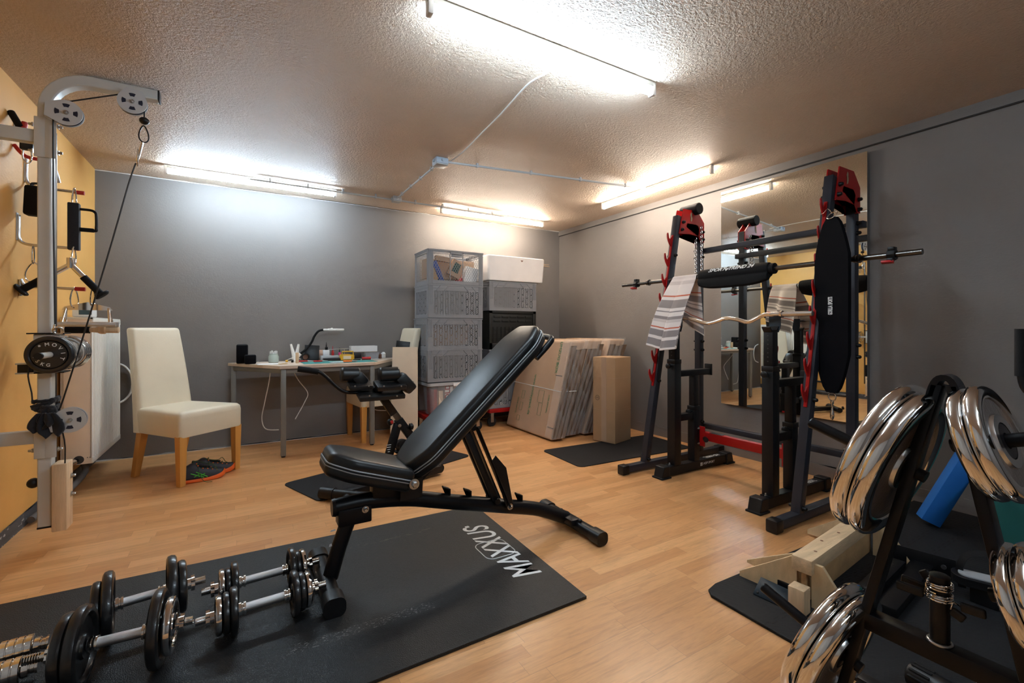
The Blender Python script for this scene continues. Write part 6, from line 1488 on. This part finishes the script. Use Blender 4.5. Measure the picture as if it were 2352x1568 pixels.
bs0, bs1 = P(790,1135,z=.045), P(1010,1075,z=.045)
MB().beam(bs0, bs1, .06, .05, bev=.004).build('base_beam', 'black_metal', hx)
g0, g1 = P(738,1131,z=.042), P(848,1142,z=.042)
MB().cyl(g0, g0+(g1-g0)*.28, .036, seg=24).build('foot_end', 'plastic_black', hx); MB().cyl(g0+(g1-g0)*.26, g1, .031, seg=24).build('front_stabilizer', 'black_metal', hx)
q = P(793,1140,z=.055); MB().lathe([(.003,0),(.020,.003),(.022,.014),(.012,.020)], q+V(0,-.02,0), (0,-1,.3), 8).build('star_knob', 'plastic_black', hx)
r0_ = P(1000,1072,z=.045); r1_ = r0_+V(.10,-.30,0); MB().cyl(r0_+V(-.08,.22,0), r0_+V(.02,-.06,0), .030, seg=20).build('rear_stabilizer', 'black_metal', hx)
# ankle rollers
MB().cyl(Q(922,1022,3.42), Q(934,1026,3.12), .048, seg=28).build('ankle_roller', 'foam_black', hx)
MB().cyl(Q(940,1046,3.42), Q(962,1046,3.10), .046, seg=28).build('ankle_roller', 'foam_black', hx)
MB().beam(Q(905,1036,3.35), Q(950,1040,3.35), .10, .012).build('foot_plate', 'rubber', hx)
# adjustment knobs
MB().cyl(Q(930,978,3.27), Q(940,980,3.25), .010, seg=14).lathe([(.003,0),(.024,.004),(.024,.022),(.014,.030)], Q(940,980,3.25), (1,0,.1), 14).build('adjust_knob', 'plastic_black', hx)
MB().ball(Q(896,969,3.27), .024, (1,1,1), 16).build('lock_knob', 'plastic_black', hx)
MB().cyl(Q(899,966,3.23), Q(901,972,3.23), .010, seg=12).build('red_ring', 'red_plastic', hx)
q = Q(918,977,3.235); bolt(q.x, q.y, q.z, .012, hx); q = Q(957,1002,3.24); bolt(q.x, q.y, q.z, .012, hx)
# handle bar and foam grips
pts = [Q(684,848,3.25), Q(728,853,3.25), Q(745,862,3.25), Q(766,882,3.25), Q(786,897,3.25), Q(805,901,3.25), Q(850,900,3.25), Q(910,898,3.25), Q(938,889,3.24), Q(947,876,3.22)]
MB().tube(pts, .0125, 14, smooth=4).build('handle_bar', 'black_satin', hx)
MB().tube([Q(684,847,3.25), Q(710,850,3.25), Q(731,854,3.25)], [.019,.020,.018], 18).build('foam_grip', 'foam_black', hx)
# hip pads: rolled top edge and slab falling away, plus carrier boards
for (a, b2, sl0, sl1, yy) in (((782,860),(826,860),(815,858),(836,882),3.30), ((870,860),(916,858),(915,862),(946,896),3.20)):
    A_, B_ = Q(*a, yy), Q(*b2, yy)
    pf = MB(); pf.tube([A_-V(.0,0,0), A_+(B_-A_)*.05, A_+(B_-A_)*.95, B_], [.040,.050,.050,.042], 24); pf.build('hip_pad', 'vinyl', hx, bev=.008)
    C_, D_ = Q(*sl0, yy), Q(*sl1, yy)
    m2 = MB(); m2.beam(C_, D_, .085, .10, (0,1,0), .02); m2.build('pad_wing', 'vinyl', hx)
for (x0, y0_, x1, y1__, yy) in ((800,884,852,884,3.27),(862,884,928,884,3.19),(822,906,925,906,3.21)):
    A_, B_ = Q(x0,y0_,yy), Q(x1,y1__,yy); m2 = MB(); m2.box((A_+B_)/2, ((B_-A_).length,.14,.034), (.25,0,0), .008); m2.build('pad_board', 'vinyl', hx)
    for f in (.2,.8): q = A_+(B_-A_)*f+V(0,-.072,0); MB().ball(q, .006, (1,.5,1), 8).build('screw', 'steel', hx)
# ================================================================== LIGHT OVERRIDES
W = bpy.data.worlds.new('world'); bpy.context.scene.world = W; W.use_nodes = True
W.node_tree.nodes['Background'].inputs[0].default_value = (.05,.05,.055,1); W.node_tree.nodes['Background'].inputs[1].default_value = .0
vs = bpy.context.scene.view_settings; vs.view_transform = 'Standard'; vs.look = 'None'; vs.gamma = 1; vs.use_curve_mapping = False; vs.exposure = 2.15
